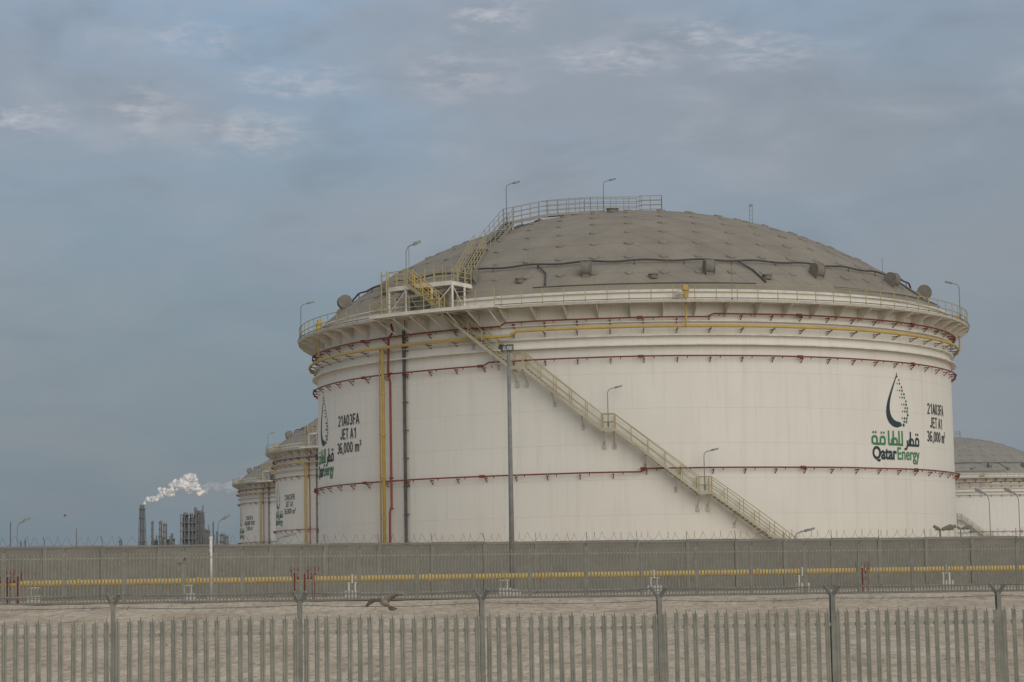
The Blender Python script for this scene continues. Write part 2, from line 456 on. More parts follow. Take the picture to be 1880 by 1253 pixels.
# ------------------------------------------------------------------ lamps
def lamp(h, arm=0.75, rpole=0.035, label="slim grey lamp post with a curved arm"):
    r = root("lamp_post", (0,0,0), label, "lamp post", "slim lamp posts around the tanks")
    m = MB(); pts=[(0,0,0),(0,0,h-0.35)]
    for i in range(1,6):
        a = i/5*math.pi/2*0.82; pts.append((0.3*(1-math.cos(a)),0,h-0.35+0.35*math.sin(a)))
    e = Vector(pts[-1]); d = Vector((math.cos(D2R(14)),0,math.sin(D2R(14)))); e2 = e+d*(arm-0.35); pts.append(tuple(e2))
    m.tube(pts,[rpole*1.15]+[rpole*0.8]*(len(pts)-1),6); m.obj("pole", M_pole, r)
    m = MB()
    hd = e2+d*0.2; up_=d.cross(Vector((0,1,0))).normalized()
    m.quadbox(hd, d*0.26, Vector((0,0.11,0)), up_*0.05)
    m.quadbox(e2+d*0.02, d*0.1, Vector((0,0.06,0)), up_*0.07)
    m.obj("lamp_head", M_head, r)
    m = MB(); hd2 = hd - Vector((0,0,0.06)); m.quadbox(hd2, d*0.19, Vector((0,0.085,0)), Vector((0,0,0.012))); m.obj("lens", M_glass, r)
    m = MB(); m.box((0,0,0.02),(0.2,0.2,0.04)); m.box((0,0,0.35),(0.13,0.12,0.3)); m.obj("base", M_pole, r)
    return r
# ------------------------------------------------------------------ tank
TH = -3.125
TC = Vector((9.52,174.34,0))
ZT=20.2; RS=38.7
def domez(r): return ZT + math.sqrt(RS*RS-r*r) - math.sqrt(RS*RS-625)

tank = root("storage_tank", TC, "large off-white domed fuel tank with spiral stairs and lettering", "storage tank", "domed fuel storage tanks", rz=D2R(TH))
m = MB(); m.lathe([(25.0,-0.3),(25.0,ZT)], 288); shell = m.obj("shell", M_shell, tank, smooth=True)
m = MB()
for (z,ro_) in ((16.38,25.42),(17.05,25.28),(18.0,25.24)):
    m.lathe([(24.9,z),(ro_,z),(ro_,z+0.08),(24.9,z+0.08)],240,True)
m.obj("stiffener_ring", M_white, shell)
m = MB(); m.lathe([(24.8,-0.25),(25.6,-0.25),(25.6,0.12),(25.3,0.15),(24.8,0.15)],200,True); m.obj("base_ring", M_concl, shell)

zc = ZT-math.sqrt(RS*RS-625)
tmax=math.asin(25.05/RS)
def hexcap(NR):
    idx={}; m=MB()
    def rv(i,k):
        key=(0,0) if i==0 else (i,k%(6*i))
        if key not in idx:
            th_ = tmax*i/NR; a = 0 if i==0 else 2*math.pi*key[1]/(6*i)
            r_=RS*math.sin(th_); idx[key]=len(m.v); m.v.append(Vector((r_*math.sin(a),-r_*math.cos(a),zc+RS*math.cos(th_)+0.02)))
        return idx[key]
    for i in range(NR):
        for s6 in range(6):
            for k in range(i+1):
                a=rv(i, s6*i+k); b=rv(i+1, s6*(i+1)+k); c=rv(i+1, s6*(i+1)+k+1)
                m.f.append((a,b,c))
                if k<i:
                    d=rv(i, s6*i+k+1); m.f.append((a,c,d))
    return m
mc = hexcap(11); dome_nodes=mc.v
m = hexcap(33)
roof = m.obj("roof", M_roof, tank, smooth=True)
m = MB(); m.lathe([(25.05,ZT-0.12),(25.16,ZT-0.12),(25.16,ZT+0.02),(24.9,ZT+0.09)],240); m.obj("roof_edge_flashing", M_white, roof)
hb = MB()
for v in dome_nodes:
    r_=math.hypot(v.x,v.y)
    if r_>24.4: continue
    nrm=(v-Vector((0,0,zc))).normalized(); t1=nrm.orthogonal().normalized(); t2=nrm.cross(t1); b0=len(hb.v)
    q=random.uniform(0.75,1.1)
    for (rr,hh) in ((0.34,-0.02),(0.31,0.09),(0.0,0.12)):
        for k in range(8):
            a=k*math.pi/4; hb.v.append(v+nrm*hh*q+(t1*math.cos(a)+t2*math.sin(a))*rr*q)
    for l in range(2):
        for k in range(8): hb.f.append((b0+l*8+k,b0+l*8+(k+1)%8,b0+(l+1)*8+(k+1)%8,b0+(l+1)*8+k))
hb.obj("hub_cover_field", M_hub, roof, kind="stuff")
bt = MB(); seen=set()
for vs in mc.f:
    for q in range(3):
        e=tuple(sorted((vs[q],vs[(q+1)%3])))
        if e in seen: continue
        seen.add(e); a=dome_nodes[e[0]]; b=dome_nodes[e[1]]
        pts=[]
        for f in (0,0.25,0.5,0.75,1):
            p=a.lerp(b,f); nn=(p-Vector((0,0,zc))).normalized(); pts.append(Vector((0,0,zc))+nn*(RS+0.02))
        for i in range(4):
            nn=(pts[i]-Vector((0,0,zc))).normalized(); bt.beam(pts[i],pts[i+1],0.07,0.014,up=nn)
bt.obj("roof_seams", M_roof, roof, kind="stuff")
v0=None
for i in range(17):
    ph=-7.4+21.18*i
    if v0 is None:
        vm=MB(); vm.tube([(-0.3,0,0.42),(0.3,0,0.42)],0.5,20); vm.tube([(-0.34,0,0.42),(-0.3,0,0.42)],0.54,20); vm.tube([(0.3,0,0.42),(0.34,0,0.42)],0.54,20)
        vm.box((0,0.12,-0.1),(0.55,0.7,0.5)); v0=vm.obj("roof_vent", M_vent, roof); o=v0
    else:
        o=v0.copy(); COL.objects.link(o); o.parent=roof
    r_=23.3; o.location=cp(r_,ph,domez(r_)+0.1); o.rotation_euler=(0,0,D2R(ph))
m=MB(); pts=[]
for i in range(361):
    ph=i-180.0; r_=22.15; pts.append(cp(r_,ph,domez(r_)+0.32+0.05*math.sin(ph*0.6)))
m.tube(pts,0.07,6)
for ph in (-47,-17,20,61,110,150):
    m.tube([cp(22.15,ph,domez(22.15)+0.3),cp(23.0,ph+2.2,domez(23.0)+0.15),cp(24.3,ph+3.0,domez(24.3)+0.15)],0.06,6)
for ph in range(-170,180,9):
    r_=22.15; m.beam(cp(r_,ph,domez(r_)-0.05),cp(r_,ph,domez(r_)+0.3),0.06,0.06)
m.obj("roof_pipe", M_dark, roof)
m=MB(); m.tube([cp(24.5,i,domez(24.5)+0.15) for i in range(-16,22)],0.04,5); m.tube([cp(24.5,i,domez(24.5)+0.15) for i in range(36,76)],0.04,5)
m.obj("roof_edge_pipe", M_dark, roof)
for (r_,ph) in ((8.5,-8),(23.6,-19),(23.7,4),(23.7,24)):
    mm=MB(); p=cp(r_,ph,domez(r_)); mm.tube([p-Vector((0,0,.05)),p+Vector((0,0,0.22))],0.42 if r_<10 else 0.3,14); mm.tube([p+Vector((0,0,.22)),p+Vector((0,0,0.27))],0.5 if r_<10 else .36,14)
    mm.obj("roof_hatch", M_vent, roof)

WZ=19.3
rim=MB()
rim.lathe([(25.03,WZ-0.06),(26.45,WZ-0.06),(26.45,WZ),(25.03,WZ)],240,True)
walk=rim.obj("rim_walkway", M_white, tank)
fas=MB(); fas.lathe([(26.44,WZ-0.1),(26.48,WZ-0.1),(26.48,WZ+0.08),(26.44,WZ+0.08)],240,True); fas.obj("edge_beam", M_brk, walk)
gus=MB()
for i in range(72):
    ph=i*5.0
    a=cp(25.02,ph,WZ-0.07); b=cp(26.42,ph,WZ-0.07); c=cp(26.42,ph,WZ-0.2); d=cp(25.02,ph,WZ-1.0)
    tv=cp(1,ph+90,0)*0.012; n0=len(gus.v)
    for sg in (-1,1):
        for q in (a,b,c,d): gus.v.append(q+tv*sg)
    gus.f += [(n0,n0+1,n0+2,n0+3),(n0+7,n0+6,n0+5,n0+4),(n0+2,n0+6,n0+7,n0+3),(n0+1,n0+5,n0+6,n0+2)]
gus.obj("bracket_row", M_white, walk, kind="stuff")
def arc_rail(mb, R, p0, p1, z, post=1.5, hts=(0.55,1.1), r=0.03, pw=0.055):
    n=max(2,int(abs(p1-p0)*D2R(1)*R/0.7))
    for h in hts: mb.tube([cp(R,p0+(p1-p0)*i/n,z+h) for i in range(n+1)], r, 5)
    k=max(1,int(round(abs(p1-p0)*D2R(1)*R/post)))
    for i in range(k+1):
        ph=p0+(p1-p0)*i/k; mb.beam(cp(R,ph,z),cp(R,ph,z+hts[-1]),pw,pw)
rl=MB(); arc_rail(rl,26.42,-19.6,318,WZ); rl.obj("railing", M_rail, walk)
br_=MB(); br_.tube([cp(26.53,i,WZ+0.16) for i in range(0,361,2)],0.035,5); br_.obj("cable_run", M_vent, walk)

PA,PB=-42.0,-19.6
ap=MB(); ap.arcslab(26.47,27.7,WZ-0.08,WZ,PA,PB,24); ap.arcslab(27.66,27.72,WZ-0.14,WZ+0.1,PA,PB,24)
plat=ap.obj("access_platform", M_white, tank)
g2=MB()
for i in range(7):
    ph=PA+0.8+i*3.4; g2.beam(cp(27.6,ph,WZ-0.12),cp(25.05,ph,WZ-1.35),0.06,0.07); g2.beam(cp(25.05,ph,WZ-0.16),cp(27.6,ph,WZ-0.16),0.06,0.1)
g2.obj("brace_row", M_white, plat, kind="stuff")
r2=MB(); arc_rail(r2,27.66,PA,-28.6,WZ,1.2,(0.37,0.74,1.1)); arc_rail(r2,27.66,-25.5,PB,WZ,1.2,(0.37,0.74,1.1))
for ph in (PA,PB):
    for h in (0.55,1.1): r2.tube([cp(26.45,ph,WZ+h),cp(27.66,ph,WZ+h)],0.028,5)
r2.obj("railing", M_rail, plat)
DZ=21.35; DA,DB=-39.5,-27.3
dk=MB(); dk.arcslab(24.3,26.9,DZ-0.12,DZ,DA,DB,16); dk.arcslab(26.86,26.94,DZ-0.28,DZ+0.02,DA,DB,16)
LP=(DA,-36.0,-31.0,DB)
for ph in LP:
    for R_ in (25.25,26.85): dk.beam(cp(R_,ph,WZ),cp(R_,ph,DZ-0.1),0.13,0.13)
    dk.beam(cp(24.3,ph,DZ-0.2),cp(26.9,ph,DZ-0.2),0.1,0.18)
    dk.beam(cp(25.3,ph,WZ+0.2),cp(26.85,ph,DZ-0.3),0.06,0.06)
for (a,b) in ((DA,-36.0),(-31.0,DB)):
    dk.beam(cp(26.86,a,WZ+0.2),cp(26.86,b,DZ-0.3),0.07,0.07)
dk.obj("raised_deck", M_white, plat)
cb_=MB()
for (ph,h_,w_) in ((-37.8,1.3,0.5),(-35.2,1.0,0.7),(-30.0,1.5,0.45)):
    p=cp(25.6,ph,WZ); cb_.box(p+Vector((0,0,h_/2)),(w_,0.4,h_),D2R(ph)); cb_.tube([p+Vector((0,0,h_)),p+Vector((0.05,0,1.9))],0.04,5)
cb_.obj("valve_box_row", M_railg, plat, kind="stuff")
r3=MB()
arc_rail(r3,26.9,DA,-34.6,DZ,0.9,(0.37,0.74,1.1)); arc_rail(r3,26.9,-32.2,DB,DZ,0.9,(0.37,0.74,1.1)); arc_rail(r3,24.35,DA,-30,DZ,1.0,(0.37,0.74,1.1))
for ph in (DA,DB):
    for h in (0.37,0.74,1.1): r3.tube([cp(24.35,ph,DZ+h),cp(26.9,ph,DZ+h)],0.03,5)
    for R_ in (24.35,25.2,26.05): r3.beam(cp(R_,ph,DZ),cp(R_,ph,DZ+1.1),0.055,0.055)
r3.obj("deck_railing", M_rail, plat)
ss=MB(); rs=MB(); SA,SB=-34.4,-28.6
for i in range(11):
    f=(i+0.5)/11; ph=SA+(SB-SA)*f; z=DZ+(WZ-DZ)*f
    ss.beam(cp(26.96,ph,z),cp(27.6,ph,z),0.26,0.04)
for R_ in (26.98,27.6):
    ss.beam(cp(R_,SA-.1,DZ-0.05),cp(R_,SB+.2,WZ),0.05,0.2)
    for h in (0.5,1.0): rs.tube([cp(R_,SA,DZ+h),cp(R_,SB,WZ+h)],0.028,5)
    for i in range(5):
        f=i/4; rs.beam(cp(R_,SA+(SB-SA)*f,DZ+(WZ-DZ)*f),cp(R_,SA+(SB-SA)*f,DZ+(WZ-DZ)*f+1.0),0.05,0.05)
ss.obj("deck_stair", M_rail, plat); rs.obj("stair_rail", M_yel, plat)
lb=MB()
for ph in (-40.9,-39.7): lb.beam(cp(27.0,ph,WZ),cp(27.0,ph,DZ+1.2),0.1,0.1)
for i in range(8): lb.beam(cp(27.0,-40.9,WZ+0.3+i*0.38),cp(27.0,-39.7,WZ+0.3+i*0.38),0.05,0.05)
lb.obj("ladder", M_rail, plat)

def path_rails(mb, pts, half, hts, post, r=0.028):
    for sg in (-1,1):
        off=[]
        for i,p in enumerate(pts):
            a=pts[max(i-1,0)]; b=pts[min(i+1,len(pts)-1)]; t=(b-a); t.z=0; t.normalize(); off.append(Vector(p)+Vector((-t.y,t.x,0))*half*sg)
        for h in hts: mb.tube([q+Vector((0,0,h)) for q in off], r, 5)
        for i in range(len(off)-1):
            L=(off[i+1]-off[i]).length; k=max(1,int(L/post))
            for j in range(k+1):
                q=off[i].lerp(off[i+1],j/k); mb.beam(q,q+Vector((0,0,hts[-1])),0.05,0.05)
P0=cp(24.4,-29.5,DZ); PM=Vector((-10.9,-15.6,24.75)); PM2=Vector((-10.6,-14.4,24.85)); P1=Vector((-9.1,-10.0,27.55)); P2=Vector((-6.6,-6.4,28.65)); P3=Vector((-3.2,-3.2,29.35)); P4=Vector((0.9,-1.2,29.6))
gw=MB()
for (A_,B_) in ((P0,PM),(PM2,P1)):
    d=(B_-A_); dh=Vector((d.x,d.y,0)).normalized(); sd=Vector((-dh.y,dh.x,0)); ns=int(d.z/0.2)
    for i in range(ns):
        gw.quadbox(A_+d*((i+0.5)/ns), sd*0.4, dh*0.15, Vector((0,0,0.02)))
    for sg in (-1,1): gw.beam(A_+sd*0.42*sg-Vector((0,0,.08)),B_+sd*0.42*sg-Vector((0,0,.08)),0.06,0.2)
gw.beam(PM-dh*0.1,PM2+dh*0.1,0.85,0.06)
gang=gw.obj("roof_gangway", M_railg, tank, kind=None)
gf=MB(); gl=MB()
for a,b in ((P1,P2),(P2,P3),(P3,P4)):
    t=(b-a).normalized(); s2=Vector((-t.y,t.x,0)).normalized()
    gf.beam(a-t*.05,b+t*.05,0.85,0.06)
    for sg in (-1,1): gf.beam(a+s2*.43*sg-Vector((0,0,.05)),b+s2*.43*sg-Vector((0,0,.05)),0.05,0.2)
    for f in (0,0.5,1):
        p=a.lerp(b,f)
        for sg in (-1,1):
            q=p+s2*0.4*sg; zz=domez(math.hypot(q.x,q.y)); gl.beam((q.x,q.y,zz-0.05),q,0.07,0.07)
            if q.z-zz>0.5: gl.beam((q.x,q.y,zz),p-s2*0.4*sg,0.05,0.05)
for (A_,B_) in ((P0,PM),(PM2,P1)):
    d=B_-A_
    for f in (0.33,0.66,1.0):
        p=A_+d*f
        for sg in (-1,1):
            q=p+sd*0.4*sg; zz=domez(min(24.9,math.hypot(q.x,q.y)))
            if q.z>zz: gl.beam((q.x,q.y,zz-0.05),q,0.07,0.07)
            if q.z-zz>0.6: gl.beam((q.x+0.6,q.y-0.9,domez(min(24.9,math.hypot(q.x+.6,q.y-.9)))),q,0.05,0.05)
gf.obj("gangway_deck", M_railg, gang); gl.obj("support_leg_row", M_brk, gang, kind="stuff")
gr=MB(); path_rails(gr,[P0,PM],0.43,(0.37,0.74,1.12),0.9); gr.obj("stair_railing", M_rail, gang)
gr=MB(); path_rails(gr,[PM2,P1],0.43,(0.37,0.74,1.12),0.9); gr.obj("upper_stair_railing", M_railg, gang)
g3=MB(); path_rails(g3,[P1,P2,P3,P4],0.43,(0.37,0.74,1.12),0.95)
for a,b in ((P4+Vector((0,-0.8,0)),P4+Vector((1.8,-0.8,0))),(P4+Vector((1.8,-0.8,0)),P4+Vector((1.8,1.2,0))),(P4+Vector((1.8,1.2,0)),P4+Vector((0,1.2,0)))):
    for h in (0.37,0.74,1.12): g3.tube([a+Vector((0,0,h)),b+Vector((0,0,h))],0.026,5)
    for f in (0,0.5,1): p=a.lerp(b,f); g3.beam((p.x,p.y,domez(math.hypot(p.x,p.y))),p+Vector((0,0,1.12)),0.05,0.05)
g3.obj("gangway_railing", M_railg, gang)

# spiral stair
stair=bpy.data.objects.new("spiral_stair",None); COL.objects.link(stair); stair.parent=tank
brk=MB()
segs=[(-30.5,19.3,-18.5,15.1),(-16.7,15.1,-4.6,10.66),(-2.8,10.66,9.7,6.28),(11.5,6.28,31.0,0.05)]
Ri,Ro=25.3,26.1
for (pa,za,pb,zb_) in segs:
    nstep=int((za-zb_)/0.2); st_=MB(); srl=MB()
    for i in range(nstep):
        f=(i+0.5)/nstep; ph=pa+(pb-pa)*f; z=za+(zb_-za)*f; st_.beam(cp(Ri,ph,z),cp(Ro,ph,z),0.25,0.035)
    n=14
    for R_ in (Ri,Ro):
        pts=[(cp(R_,pa+(pb-pa)*i/n,za+(zb_-za)*i/n)) for i in range(n+1)]
        for i in range(n): st_.beam(pts[i]-Vector((0,0,.03)),pts[i+1]-Vector((0,0,.03)),0.05,0.2)
        for h in (0.5,1.05): srl.tube([p+Vector((0,0,h)) for p in pts],0.028,5)
        k=int(abs(pb-pa)*D2R(1)*R_/1.0)
        for i in range(k+1):
            f=i/k; p=cp(R_,pa+(pb-pa)*f,za+(zb_-za)*f); srl.beam(p,p+Vector((0,0,1.05)),0.05,0.05)
    st_.obj("stair_flight", M_string, stair); srl.obj("handrail", M_rail, stair)
    k=2 if pb<20 else 4
    for i in range(1,k+1):
        f=i/(k+0.7); ph=pa+(pb-pa)*f; z=za+(zb_-za)*f-0.15
        brk.beam(cp(25.0,ph,z),cp(Ro,ph,z),0.06,0.08); brk.beam(cp(25.02,ph,z-0.75),cp(Ro,ph,z),0.05,0.05)
        brk.beam(cp(25.04,ph,z-0.95),cp(25.04,ph,z-0.6),0.16,0.06)
for (ph,z) in ((-17.6,15.1),(-3.7,10.66),(10.6,6.28)):
    ld=MB(); ld.arcslab(Ri,Ro,z-0.04,z,ph-1.0,ph+1.0,4); ld.arcslab(Ro,Ro+0.05,z-0.16,z+0.1,ph-1.0,ph+1.0,4)
    ld.obj("landing", M_string, stair)
    for R_ in (Ri,Ro):
        lr=MB(); arc_rail(lr,R_,ph-1.0,ph+1.0,z,0.9,(0.5,1.05)); lr.obj("landing_rail", M_rail, stair)
    for q in (-0.8,0.8):
        brk.beam(cp(25.0,ph+q,z-0.15),cp(Ro,ph+q,z-0.15),0.06,0.1); brk.beam(cp(25.02,ph+q,z-0.95),cp(Ro,ph+q,z-0.15),0.06,0.06)
        brk.beam(cp(25.05,ph+q,z-1.3),cp(25.05,ph+q,z-1.0),0.25,0.07)
brk.obj("bracket_row", M_brk, stair, kind="stuff")

def ring(z0, R_, r, kinks, mt, name, nozz=True, p0=-180,p1=180, dz=0.22):
    mb=MB(); pts=[]
    n=360
    def kz_(ph): return z0 - dz*len(kinks)/2 + sum(dz for kk in kinks if ph>kk)
    for i in range(n+1):
        ph=p0+(p1-p0)*i/n; pts.append(cp(R_,ph,kz_(ph)+0.02*noise.noise(Vector((ph*0.08,z0,0)))))
    mb.tube(pts,r,7); o=mb.obj(name, mt, tank, smooth=True)
    b=MB(); ph=p0; i=0
    while ph<p1:
        kz=kz_(ph)
        b.beam(cp(25.0,ph,kz-0.06-r),cp(R_+0.05,ph,kz-0.06-r),0.08,0.06)
        b.beam(cp(25.02,ph,kz-0.4),cp(R_,ph,kz-0.1),0.05,0.05)
        if nozz: b.tube([cp(R_,ph+1.5,kz),cp(R_-0.05,ph+1.5,kz-0.16)],0.035,5)
        if nozz and i%5==0: b.tube([cp(R_,ph-1.0,kz),cp(R_,ph-0.1,kz)],r*1.9,8)
        ph+=5.2; i+=1
    b.obj("pipe_bracket_row", M_vent if not nozz else M_red, o, kind="stuff")
    return o
ring(7.85,25.33,0.055,(1.2,),M_red,"lower_water_pipe")
ring(15.52,25.36,0.055,(-24,),M_red,"middle_water_pipe")
ring(18.30,25.40,0.055,(-21,12),M_red,"upper_water_pipe")
ring(17.50,25.62,0.11,(-19,),M_yel,"foam_pipe",nozz=False,dz=0.3)
m=MB(); m.tube([cp(25.5,-44.6,-0.2),cp(25.5,-44.6,17.1),cp(25.6,-44.4,17.35)],0.12,10)
for z in range(2,17,3): m.tube([cp(25.5,-44.6,z),cp(25.5,-44.6,z+0.1)],0.18,10)
m.tube([cp(25.5,-45.5,-0.2),cp(25.5,-45.5,16.9),cp(25.5,-45.2,17.3),cp(25.5,-44.5,17.35)],0.06,8)
m.obj("foam_riser", M_yel, tank, smooth=True)
m=MB(); m.tube([cp(25.45,-42.9,-0.2),cp(25.45,-42.9,2.0),cp(25.7,-42.7,2.4),cp(25.7,-42.7,5.5),cp(25.45,-42.9,5.9),cp(25.45,-42.9,14.8),cp(25.45,-43.4,15.4),cp(25.45,-43.2,18.0),cp(25.4,-42.2,18.4),cp(25.6,-42.2,19.0)],0.085,8)
for z in (2.1,5.7,7.9,15.4): m.tube([cp(25.45,-42.9,z),cp(25.45,-42.9,z+0.12)],0.15,8)
m.obj("water_riser", M_red, tank, smooth=True)
m=MB(); m.beam(cp(25.18,-40.2,-0.2),cp(25.18,-40.2,19.2),0.22,0.16)
for z in range(1,19,2): m.beam(cp(25.1,-40.9,z+.3),cp(25.1,-39.5,z+.3),0.04,0.06)
m.obj("cable_tray", M_dark, tank)
fc0=None
for ph in (8.5,-67,83,-130,160):
    if fc0 is None:
        m=MB(); m.tube([(0,0,0),(0,0,0.55)],0.2,10); m.tube([(0,0,0.5),(0,0,0.6)],0.27,10); m.tube([(0,0,-1.9),(0,0,0)],0.06,8); m.box((0,0.1,0.75),(0.35,0.35,0.3))
        fc0=m.obj("foam_chamber", M_yel, tank); o=fc0
        m=MB(); m.tube([(0,0,0.35),(-0.35,0.1,0.4),(-0.55,0.25,0.25),(-0.6,0.6,0.1),(-0.6,1.0,0.1)],0.17,10); e=m.obj("foam_elbow", M_white, fc0, smooth=True)
    else:
        o=fc0.copy(); COL.objects.link(o); o.parent=tank; e2_=e.copy(); COL.objects.link(e2_); e2_.parent=o
    o.location=cp(25.75,ph,WZ+0.25); o.rotation_euler=(0,0,D2R(ph))

# lettering
def wrap(obj_name, verts, faces, ph0, z0, material, parent, lift=0.03, kind=None):
    me=bpy.data.meshes.new(obj_name)
    vv=[]
    for v in verts:
        ph=ph0+math.degrees(v[0]/25.0); R_=25.0+lift+(v[2] if len(v)>2 else 0)
        vv.append(tuple(cp(R_,ph,z0+v[1])))
    me.from_pydata(vv,[],faces); me.update(); me.materials.append(material)
    o=bpy.data.objects.new(obj_name,me); COL.objects.link(o); o.parent=parent
    if kind: o["kind"]=kind
    return o
def text_mesh(body, size, xs_=1.0, bold=0.02, align='CENTER'):
    cu=bpy.data.curves.new("tmp","FONT"); cu.body=body; cu.size=size; cu.align_x=align; cu.offset=bold; cu.resolution_u=4
    ob=bpy.data.objects.new("tmp",cu); COL.objects.link(ob); bpy.context.view_layer.update()
    me=bpy.data.meshes.new_from_object(ob.evaluated_get(bpy.context.evaluated_depsgraph_get()))
    vs=[(v.co.x*xs_,v.co.y) for v in me.vertices]; fs=[tuple(p.vertices) for p in me.polygons]
    bpy.data.objects.remove(ob); bpy.data.meshes.remove(me); return vs,fs
def stroke(pts, wd, z):
    P=[Vector((p[0],p[1])) for p in pts]; vs=[];fs=[]
    for i,p in enumerate(P):
        a=P[max(i-1,0)]; b=P[min(i+1,len(P)-1)]
        if 0<i<len(P)-1:
            t1=(p-a).normalized(); t2=(b-p).normalized(); t=(t1+t2).normalized() if (t1+t2).length>1e-4 else t1
            sc=1/max(0.5,t.dot(t1))
        else: t=(b-a).normalized(); sc=1
        nrm=Vector((-t.y,t.x))*wd/2*sc
        vs+= [(p.x+nrm.x,p.y+nrm.y,z),(p.x-nrm.x,p.y-nrm.y,z)]
    for i in range(len(P)-1): fs.append((2*i,2*i+1,2*i+3,2*i+2))
    return vs,fs
def merge(lst):
    V=[];F=[]
    for vs,fs in lst:
        n=len(V); V+=vs; F+=[tuple(n+i for i in f) for f in fs]
    return V,F
def arc(cx,cy,rx,ry,a0,a1,n=12):
    return [(cx+rx*math.cos(D2R(a0+(a1-a0)*i/n)),cy+ry*math.sin(D2R(a0+(a1-a0)*i/n))) for i in range(n+1)]
GL={
 '0':([arc(.29,.5,.215,.43,90,450,20)],.62),'O':([arc(.31,.5,.245,.43,90,450,20)],.68),
 '1':([[(.12,.74),(.33,.9)],[(.36,0),(.36,1)]],.58),
 '2':([arc(.29,.7,.21,.23,165,-35)+[(.08,.07),(.54,.07)]],.62),
 '3':([arc(.28,.72,.2,.21,150,-85),arc(.28,.28,.22,.22,85,-155)],.62),
 '5':([[(.5,.93),(.15,.93),(.1,.5)]+arc(.28,.31,.22,.25,125,-150)],.62),
 '6':([arc(.29,.29,.21,.23,0,360,18),arc(.31,.5,.23,.43,50,180)+[(.08,.3)]],.62),
 '7':([[(.06,.93),(.52,.93),(.24,0)]],.6),
 '9':([arc(.29,.71,.21,.23,0,360,18),arc(.27,.5,.23,.43,230,360)+[(.5,.7)]],.62),
 'A':([[(.05,0),(.31,.98)],[(.31,.98),(.57,0)],[(.15,.3),(.47,.3)]],.64),
 'B':([[(.11,0),(.11,1)],[(.11,.93),(.3,.93)]+arc(.3,.73,.19,.2,90,-90,8)+[(.11,.53)],[(.3,.53)]+arc(.3,.3,.22,.23,90,-90,8)+[(.11,.07)]],.64),
 'F':([[(.12,0),(.12,1)],[(.12,.93),(.52,.93)],[(.12,.52),(.46,.52)]],.58),
 'E':([[(.12,0),(.12,1)],[(.12,.93),(.54,.93)],[(.12,.52),(.5,.52)],[(.12,.07),(.56,.07)]],.62),
 'T':([[(.03,.93),(.55,.93)],[(.29,0),(.29,.93)]],.58),
 'J':([[(.42,1),(.42,.28)]+arc(.25,.28,.17,.21,0,-180,10)],.56),
 'L':([[(.12,1),(.12,0)],[(.12,.07),(.52,.07)]],.56),'I':([[(.14,0),(.14,1)]],.28),
 'N':([[(.11,0),(.11,1)],[(.11,.97),(.5,.03)],[(.5,0),(.5,1)]],.64),
 'D':([[(.11,0),(.11,1)],[(.11,.93),(.28,.93)]+arc(.28,.5,.24,.43,90,-90,12)+[(.11,.07)]],.64),
 'G':([arc(.31,.5,.24,.43,50,330,16)+[(.54,.46),(.34,.46)]],.68),
 'S':([arc(.29,.72,.2,.21,30,250)+arc(.29,.28,.21,.22,75,-150)],.62),
 'm':([[(.09,0),(.09,.68)],[(.09,.5)]+arc(.25,.45,.15,.2,140,0,8)+[(.40,0)],[(.42,.5)]+arc(.56,.45,.15,.2,140,0,8)+[(.71,0)]],.84),
 ',':([[(.13,.14),(.13,.0),(.07,-.14)]],.28),'/':([[(.02,-.02),(.3,1)]],.34),' ':([],.3)}
def glyph_line(body, H, sx, wd=0.14):
    lst=[]; x=0; k=0
    for ch in body:
        sc=1.0; yo=0
        if ch=='\u00b3': ch='3'; sc=0.5; yo=0.55
        G,adv=GL[ch]
        for s_ in G:
            k+=1
            lst.append(stroke([((x+p[0]*sc)*H*sx,(p[1]*sc+yo)*H) for p in s_], wd*H*(0.75 if sc<1 else 1), 0.0016*(k%7)))
        x+=adv*sc+0.035
    V,F=merge(lst); w_=x*H*sx
    return [(v[0]-w_/2,v[1],v[2]) for v in V],F
def put_lines(par, ph, lines, z_first=12.15, mt=M_blk, dz=1.02, H=0.80):
    for i,l in enumerate(lines):
        sx=1.02 if len(l)<10 else 0.8
        vs,fs=glyph_line(l,H,sx); wrap("lettering",vs,fs,ph,z_first-i*dz,mt,par)
def sq(x,y,s_,z=0.0):
    k=0.3*s_
    return [(x-s_/2+k,y-s_/2,z),(x+s_/2-k,y-s_/2,z),(x+s_/2,y-s_/2+k,z),(x+s_/2,y+s_/2-k,z),(x+s_/2-k,y+s_/2,z),(x-s_/2+k,y+s_/2,z),(x-s_/2,y+s_/2-k,z),(x-s_/2,y-s_/2+k,z)],[(0,1,2,3,4,5,6,7)]
def loop(x0,x1,h,r=0.12):
    return [(x1,0),(x1,h-r),(x1-r,h),(x0+r,h),(x0,h-r),(x0,0.0)]
